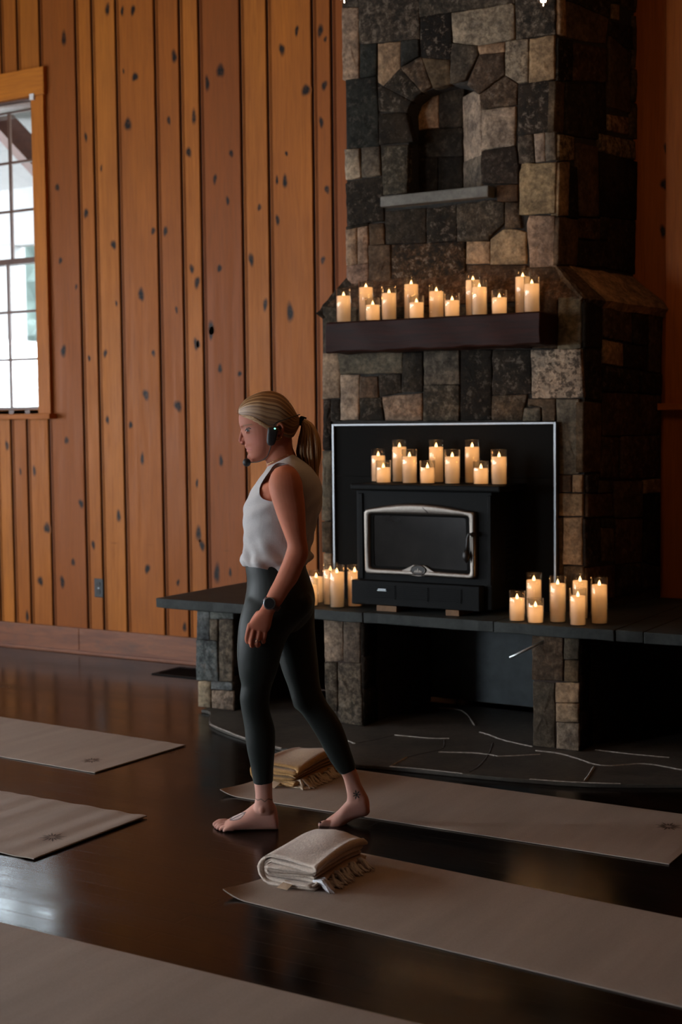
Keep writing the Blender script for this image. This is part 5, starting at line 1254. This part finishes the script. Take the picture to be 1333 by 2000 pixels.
# --- leggings
def mk_legging():
    m, nt, b = newmat('dark_green_leggings')
    v = coords(nt); n1 = noise(nt, v, 6, 3); n2 = noise(nt, v, 500, 2)
    L(nt, ramp(nt, n1, [(.3, (.0060, .0080, .0072)), (.7, (.0090, .0120, .0106))]), b.inputs['Base Color']); setin(b, Roughness=.55)
    b.inputs['Sheen Weight'].default_value = .22; b.inputs['Specular IOR Level'].default_value = .25; b.inputs['Sheen Roughness'].default_value = .4; b.inputs['Sheen Tint'].default_value = (.45, .6, .55, 1)
    bump(nt, b, n2, .08, .0006); return m
MAT['legging'] = mk_legging()
lg = MB()
loft(lg, PELV, 4, 36, 2.4, grow=.001); loft(lg, LEGN, 4, 32, 2.2, grow=.001, gpx=.3); loft(lg, LEGF, 4, 32, 2.2, grow=.001, gpx=.3)
# kneecaps
def lell(px, py, d, rx, ry, rd):
    lg.sphere(Q(px, py, d), (rx, ry, rd), 14, 8, ax=[RH, np.array([0, 0, 1.]), FH])
lell(480, 1362, -.066, .020, .034, .032); lell(583, 1371, .062, .022, .030, .032)
lell(582, 1176, -.072, .058, .062, .078); lell(582, 1176, .072, .058, .062, .078)
reloc(remeshed(lg, 'leggings', .0042, MAT['legging'], PERS, 16, .5))

# --- tank top
def mk_shirt():
    m, nt, b = newmat('white_cotton_tank')
    v = coords(nt); n1 = noise(nt, v, 9, 4, .6, .6); n2 = noise(nt, v, 420, 2); n3 = noise(nt, coords(nt, (1, 1, .35)), 16, 3, .55, .8)
    L(nt, ramp(nt, n2, [(.3, (.40, .385, .38)), (.7, (.47, .45, .44))]), b.inputs['Base Color']); setin(b, Roughness=.9); b.inputs['Specular IOR Level'].default_value = .2
    bump(nt, b, math_(nt, 'ADD', math_(nt, 'MULTIPLY', n1, .6), math_(nt, 'ADD', math_(nt, 'MULTIPLY', n3, .6), math_(nt, 'MULTIPLY', n2, .03))), .35, .02); return m
MAT['shirt'] = mk_shirt()
sh = MB()
ST_ = [(524,911,573,886.5,0,.070), (522,914,582,893,0,.112), (517,922,597,903,0,.150), (509,932,612,917,0,.171)]+[tuple(r) for r in TORSO[5:-2]]+[(475,1086,605,1082,0,.147), (474.5,1094,604,1090,0,.150), (478,1102,602.5,1097,0,.150), (485,1108,601,1100,0,.147)]
K = catmull(ST_, 6); R = []; nK = len(K)
for i, r in enumerate(K):
    ring = frame_ring(r[0:2], r[2:4], r[4], r[5], 96, 2.35); y = (r[1]+r[3])/2
    c = np.mean(ring, 0); out = []
    for k, p in enumerate(ring):
        t = 2*PI*k/96; w = 0
        lo = max(0, (y-1020)/85); w += .0065*lo*math.sin(t*7+y*.09+1.5*math.sin(y*.05))+.0042*lo*math.sin(t*13-y*.13)+.0030*lo*math.sin(t*4+y*.21)
        if 1078 < y < 1099: w += .006*math.sin((y-1078)/21*PI)*(1+.4*math.sin(t*5+1))
        up = max(0, 1-abs(y-985)/50); w += .0034*up*math.sin(t*6+y*.16)
        nrm = p-c; nrm[2] = 0; nrm /= np.linalg.norm(nrm)+1e-9
        q = p+nrm*(w+.0015)
        if i > nK-7: q = q+np.array([0, 0, .010*math.sin(t*2+.6)+.006*math.sin(t*3+2)])*((i-(nK-7))/6)
        out.append(q)
    R.append(out)
sh.rings(R)
so = sh.build('tmp_shirt', MAT['shirt'])
armh = [(527,920), (517,934), (509,948), (507,960), (509.5,970), (518,976), (534,979), (560,975), (583,966), (591,952), (588,934), (578,917), (567,908), (553,904), (541,905), (533,911)]
armh = catmull(armh+[armh[0]], 4)[:-1]
cuts = []
for sgn in (-1, 1):
    cm = MB(); A = [Q(x, y, sgn*.085) for x, y in armh]; B = [Q(x, y, sgn*.36) for x, y in armh]; cm.hexa(A, B); cuts.append(cm.build('cut', MAT['shirt']))
    bmod = so.modifiers.new('c', 'BOOLEAN'); bmod.operation = 'DIFFERENCE'; bmod.solver = 'EXACT'; bmod.object = cuts[-1]
dg = bpy.context.evaluated_depsgraph_get(); dg.update()
me = bpy.data.meshes.new_from_object(so.evaluated_get(dg)); me.name = 'tank_top'; me.polygons.foreach_set('use_smooth', [True]*len(me.polygons))
for o in [so]+cuts: bpy.data.objects.remove(o)
try: me.set_sharp_from_angle(angle=.9)
except Exception: pass
so = bpy.data.objects.new('tank_top', me); COL.objects.link(so); so.parent = PERS; reloc(so)

# --- hair: swept back strands and a ponytail
def mk_hair():
    m, nt, b = newmat('dark_blonde_hair')
    a = attr(nt); s = sep(nt, a.outputs['Color'])
    c = ramp(nt, s[0], [(0, lin((.25, .165, .10))), (.45, lin((.48, .35, .225))), (1, lin((.74, .60, .43)))])
    L(nt, c, b.inputs['Base Color']); setin(b, Roughness=.5); b.inputs['Specular IOR Level'].default_value = .3
    b.inputs['Anisotropic'].default_value = .5; return m
MAT['hair'] = mk_hair()
rh = random.Random(12); NH = 140
HAIR = [(466.0,803,801,.010), (467.2,796,809,.022), (474,785.5,813,.039), (483,777.5,815.5,.0565), (496,770.5,821,.0725), (510,765.5,829,.0815), (524,763.8,838,.0835), (536,765,841,.0840), (546,768.5,844,.083), (556,774.5,852,.079), (566,785,855,.070), (574,797,852,.055), (580,808,842,.038), (585,815,832,.020)]
K = catmull(HAIR, 5); amp = [rh.uniform(-1, 1) for _ in range(NH)]; ton = [min(1, max(0, .5+.30*amp[k]+rh.uniform(-.3, .3))) for k in range(NH)]
R = []; cols = []
for r in K:
    px, yt, yb, hd = r; ring = []
    cyp = (yt+yb)/2; hh = (yb-yt)/2
    T_ = np.linspace(0, 2*PI, 4001); C_, S_ = np.cos(T_), np.sin(T_); E_ = np.where(S_ > 0, 2/2.5, 2/8.0)
    X_ = np.sign(C_)*np.abs(C_)**E_; Z_ = np.sign(S_)*np.abs(S_)**E_
    ds = np.hypot(np.diff(X_*hd*527), np.diff(Z_*hh)); al = np.concatenate([[0], np.cumsum(ds)])/ds.sum()
    RX, RZ = np.interp(np.arange(NH)/NH, al, X_), np.interp(np.arange(NH)/NH, al, Z_)
    for k in range(NH):
        x, z = RX[k], RZ[k]
        w = 1+.016*amp[k]
        lower = max(0, -z); tuck = 1-.01*lower
        ring.append(Q(px+(3 if z > 0 else 0)*0, cyp-hh*z*w, hd*x*w*tuck))
        cols.append((ton[k], 0, 0, 0))
    R.append(ring)
mb = MB(); mb.rings(R, cols); pbuild(mb, 'hair', MAT['hair'], smooth=True)
# fine strands that soften the hairline over forehead and temple
mb = MB(); Kx = K[:, 0]
def hsurf(x, y, out):
    yt, yb, hd = (np.interp(x, Kx, K[:, c]) for c in (1, 2, 3)); z = np.clip(-(y-(yt+yb)/2)/((yb-yt)/2), -1, 1)
    ex = 2/2.5 if z > 0 else 2/8.0
    xx = max(0., 1-abs(z)**(2/ex))**(ex/2) if z > 0 else 1.0
    return Q(x, y, -(hd*xx*.985+out))
for i in range(150):
    x0 = rh.uniform(469, 531); yb0 = np.interp(x0, Kx, K[:, 2]); st_ = rh.uniform(-1, 3.2)
    ln_ = rh.uniform(18, 40); pts = []
    for j in range(6):
        f = j/5; x = x0+ln_*f; yb1 = np.interp(x, Kx, K[:, 2]); y = yb1+st_*(1-f)-f*rh.uniform(4, 6)-1.2
        pts.append(hsurf(x, y, .0002+.0012*math.sin(PI*f)))
    mb.tube(pts, [.0004, .0009, .0011, .0011, .0009, .0004], 5, (rh.uniform(.35, 1), 0, 0, 0))
pbuild(mb, 'hairline_strands', MAT['hair'], smooth=True)
# ponytail: many tapered locks following the sweep
mb = MB()
def lock(pts, r0, tn, flat=.6):
    Kp = catmull(pts, 5); n = len(Kp); rs_ = [r0*(.55+.75*math.sin(PI*min(1, .18+.82*i/(n-1)))**.8)*(1 if i < n-1 else .1) for i in range(n)]
    mb.tube(Kp, rs_, 7, (tn, 0, 0, 0))
for i in range(210):
    u = rh.uniform(-1, 1); v = rh.uniform(-1, 1)
    if u*u+v*v > 1: continue
    sp = 1+.12*rh.uniform(-1, 1); ln = rh.uniform(.84, 1.0) if u > -.3 else rh.uniform(.66, .95)
    cpts = [(587,822,0), (596,826,0), (602,838,0), (603,860,0), (603,884,0), (606,908,0), (611,930,0), (615,950,0)]
    wid = [2.5, 6, 12, 19, 22, 17, 10, 5]; dep = [.005, .012, .020, .028, .030, .026, .018, .009]
    pts = []
    for (x, y, d), w, dp_ in list(zip(cpts, wid, dep))[:max(5, int(round(8*ln)))]:
        wob = .9*math.sin(y*.07+i)
        pts.append(Q(x+u*w*sp+wob, y+rh.uniform(-1, 1)+(u*-2), v*dp_*sp))
    lock(pts, rh.uniform(.0026, .0046), min(1, max(0, .50+.20*v*-1+.30*u+rh.uniform(-.3, .3))))
pbuild(mb, 'ponytail', MAT['hair'], smooth=True)
# loose fine wisps at the hairline and nape
mb = MB()
for i in range(16):
    x = rh.uniform(466, 470); y = rh.uniform(800, 808); mb.tube([Q(x+4, y-2, -.02+.04*rh.random()), Q(x-1, y-.5, -.02+.04*rh.random()), Q(x-rh.uniform(1, 5), y+rh.uniform(-3, 1), -.02+.04*rh.random())], [.0007, .0006, .0003], 5, (.8, 0, 0, 0))
pbuild(mb, 'hair_wisps', MAT['hair'], smooth=True)
mb = MB(); c0 = Q(587.5, 822, 0)
for k in range(10):
    a = 2*PI*k/10; mb.sphere(c0+RH*rh.uniform(-.003, .006)+np.array([0, 0, .011])*math.sin(a)+FH*.011*math.cos(a), (.0085, .0085, .0075), 8, 6)
mb.tube([c0, c0+RH*.012+np.array([0, 0, .012]), c0+RH*.022+np.array([0, 0, .009])], [.006, .005, .003], 8); pbuild(mb, 'hair_tie', MAT['black_panel'], smooth=True)

# --- eyes and brows
MAT['eye'] = plain('eye_white', (.24, .20, .18), .6, 0, 20, .03); MAT['iris'] = plain('blue_grey_iris', (.012, .012, .012), .5, 0, 60, .3)
for sg in (-1, 1):
    ec = Q(488.2, 840.4, sg*.0375); mb = MB(); mb.sphere(ec, .0124, 18, 12); eb = pbuild(mb, 'eyeball', MAT['eye'], smooth=True)
    gz = -RH*.80+FH*sg*.58+np.array([0, 0, -.06]); gz /= np.linalg.norm(gz); uu_ = np.cross(gz, [0, 0, 1.]); uu_ /= np.linalg.norm(uu_); vv_ = np.cross(uu_, gz)
    mb = MB(); mb.sphere(ec+gz*.0106, (.0060, .0060, .0024), 16, 6, ax=[uu_, vv_, gz]); pbuild(mb, 'iris', MAT['iris'], smooth=True)
    mb = MB(); mb.tube([Q(478.8, 842, sg*.034), Q(481.5, 837.6, sg*.0440), Q(486.5, 836.0, sg*.0505), Q(491.5, 837.8, sg*.0530), Q(495, 841.5, sg*.0530)], [.0008, .0018, .0021, .0020, .0010], 6); pbuild(mb, 'upper_lashes', MAT['iris'], smooth=True)

# --- headset microphone, earrings, necklace, watch, rings
MAT['headset'] = plain('headset_black', (.008, .008, .009), .6, 0, 80, .2); MAT['gold'] = plain('gold', (.75, .50, .22), .25, 1, 80, .05)
mb = MB(); A = [(524,835), (536,833.5), (543,839), (541.5,850), (539,862), (535,869), (527,870.5), (521.5,865), (522,850)]
A = catmull(A+[A[0]], 3)[:-1]; cx_, cy__ = np.mean(A, 0)
mb.rings([[Q(cx_+(x-cx_)*s, cy__+(y-cy__)*s, d) for x, y in A] for s, d in ((.8, -.070), (1, -.074), (1, -.098), (.93, -.105), (.6, -.107))]); hs = pbuild(mb, 'headset_pod', MAT['headset'], smooth=True)
mb = MB(); mb.tube([Q(*p) for p in catmull([(530,868,-.090), (527,880,-.088), (521,893,-.082), (508,901,-.066), (495,903,-.046), (487,903,-.034)], 5)], .0017, 8); pbuild(mb, 'microphone_boom', MAT['headset'], smooth=True)
mb = MB(); mb.sphere(Q(482.3, 903.2, -.030), .0152, 16, 12); pbuild(mb, 'microphone_foam', MAT['headset'], smooth=True)
mb = MB(); mb.tube([Q(*p) for p in catmull([(535,842,-.092), (535,832,-.095), (541,825,-.094), (553,820.5,-.090), (566,816,-.080), (577,812.5,-.060), (584,810,-.030), (586,810,0), (584,810,.03), (577,812,.06), (560,818,.088), (540,828,.092)], 5)], .0018, 8); pbuild(mb, 'headset_band', MAT['headset'], smooth=True)
mb = MB(); mb.sphere(Q(537.2, 837.2, -.1055), (.0036, .0028, .0015), 12, 8, ax=[RH, np.array([0, 0, 1.]), FH]); pbuild(mb, 'status_light', MAT['green_led'], smooth=True)
for x, y in ((542,858.5), (546,857), (549.5,854)):
    c = Q(x, y, -.078); mb = MB(); mb.tube([c+RH*.0032*math.cos(t)+np.array([0, 0, .0040])*math.sin(t) for t in np.linspace(0, 2*PI, 13)], .0009, 6); pbuild(mb, 'earring', MAT['gold'], smooth=True)
mb = MB(); rg = frame_ring((520.0,908), (572.8,883.5), 0, .0585, 48, 2.1); mb.tube(rg+[rg[0]], .0011, 6); pbuild(mb, 'necklace', MAT['gold'], smooth=True)
# watch: strap round the wrist and a round dark face
wc = Q(527.5, 1176.8, -.2155)
mb = MB(); sr = []
for off in (-.0085, .0085):
    axis = (Q(512, 1196, -.2155)-Q(540, 1160, -.2155)); axis /= np.linalg.norm(axis)
    c0 = Q(531, 1181, -.2155)+axis*off; w_ = np.cross(axis, FH); w_ /= np.linalg.norm(w_)
    sr.append([(c0, w_)])
def band(hr, dr, off): c0 = Q(531.5, 1179.5, -.2155)+axis*off; return [c0+w_*hr*math.cos(t)+FH*dr*math.sin(t) for t in np.linspace(0, 2*PI, 40, endpoint=False)]
mb.rings([band(.0320, .0265, -.009), band(.0336, .0280, -.009), band(.0336, .0280, .009), band(.0320, .0265, .009), band(.0320, .0265, -.009)], cap=False); pbuild(mb, 'watch_strap', plain('mauve_watch_strap', lin((.36, .25, .25)), .5), smooth=True)
up_ = np.array([0, 0, 1.]); fn = -FH*.985+np.array([0, 0, .12])+RH*-.1; fn /= np.linalg.norm(fn); fu = np.cross(fn, up_); fu /= np.linalg.norm(fu); fv = np.cross(fu, fn)
def disc(mb, prof, c, n=32): mb.rings([[c+fu*r*math.cos(2*PI*k/n)+fv*r*math.sin(2*PI*k/n)+fn*z for k in range(n)] for r, z in prof])
wf = wc-FH*.0245
mb = MB(); disc(mb, [(.020, -.006), (.0222, -.004), (.0222, .003), (.0205, .0045), (.0185, .0045), (.0185, .001)], wf); pbuild(mb, 'watch_case', MAT['silver'], smooth=False)
mb = MB(); disc(mb, [(.0186, .001), (.0186, .0042), (.017, .0048)], wf); pbuild(mb, 'watch_face', MAT['black_plastic'], smooth=False)
for (x, y, d, r, m) in ((503.6,1250.5,WD-.009,.0096,'gold'), (503.1,1253.0,WD-.008,.0094,'silver')):
    c = Q(x, y, d); mb = MB(); mb.tube([c+RH*r*math.cos(t)+FH*r*math.sin(t)+np.array([0, 0, .12*r])*math.cos(t) for t in np.linspace(0, 2*PI, 25)], .0011, 8); pbuild(mb, 'ring', MAT[m], smooth=True)
mb = MB(); mb.sphere(Q(502.4, 1250.6, WD-.0195), .0022, 8, 6); pbuild(mb, 'ring_stone', MAT['silver'], smooth=True)
# ------------------------------------------------------------------ light: daylight through the windows
wd = bpy.data.worlds.new('sky'); SC.world = wd; wd.use_nodes = True
bg = wd.node_tree.nodes['Background']; bg.inputs[0].default_value = (.80, .91, 1.0, 1); bg.inputs[1].default_value = 18.0
def area(name, loc, rot, sx, sy, energy, col):
    l = bpy.data.lights.new(name, 'AREA'); l.shape = 'RECTANGLE'; l.size = sx; l.size_y = sy; l.energy = energy; l.color = col
    o = bpy.data.objects.new(name, l); COL.objects.link(o); o.location = loc; o.rotation_euler = rot; return o
DAY = (.93, .96, 1.0)
for i, (a, b, z0, z1) in enumerate(LOP): area('daylight_left', (XL-.05, (a+b)/2, (z0+z1)/2), (0, -PI/2, 0), z1-z0, b-a, [115, 135, 45][i], DAY)
for (a, b, z0, z1) in ROP: area('daylight_rear', ((a+b)/2, YB-.05, (z0+z1)/2), (PI/2, 0, 0), b-a, z1-z0, 60, (.9, .93, 1.0))
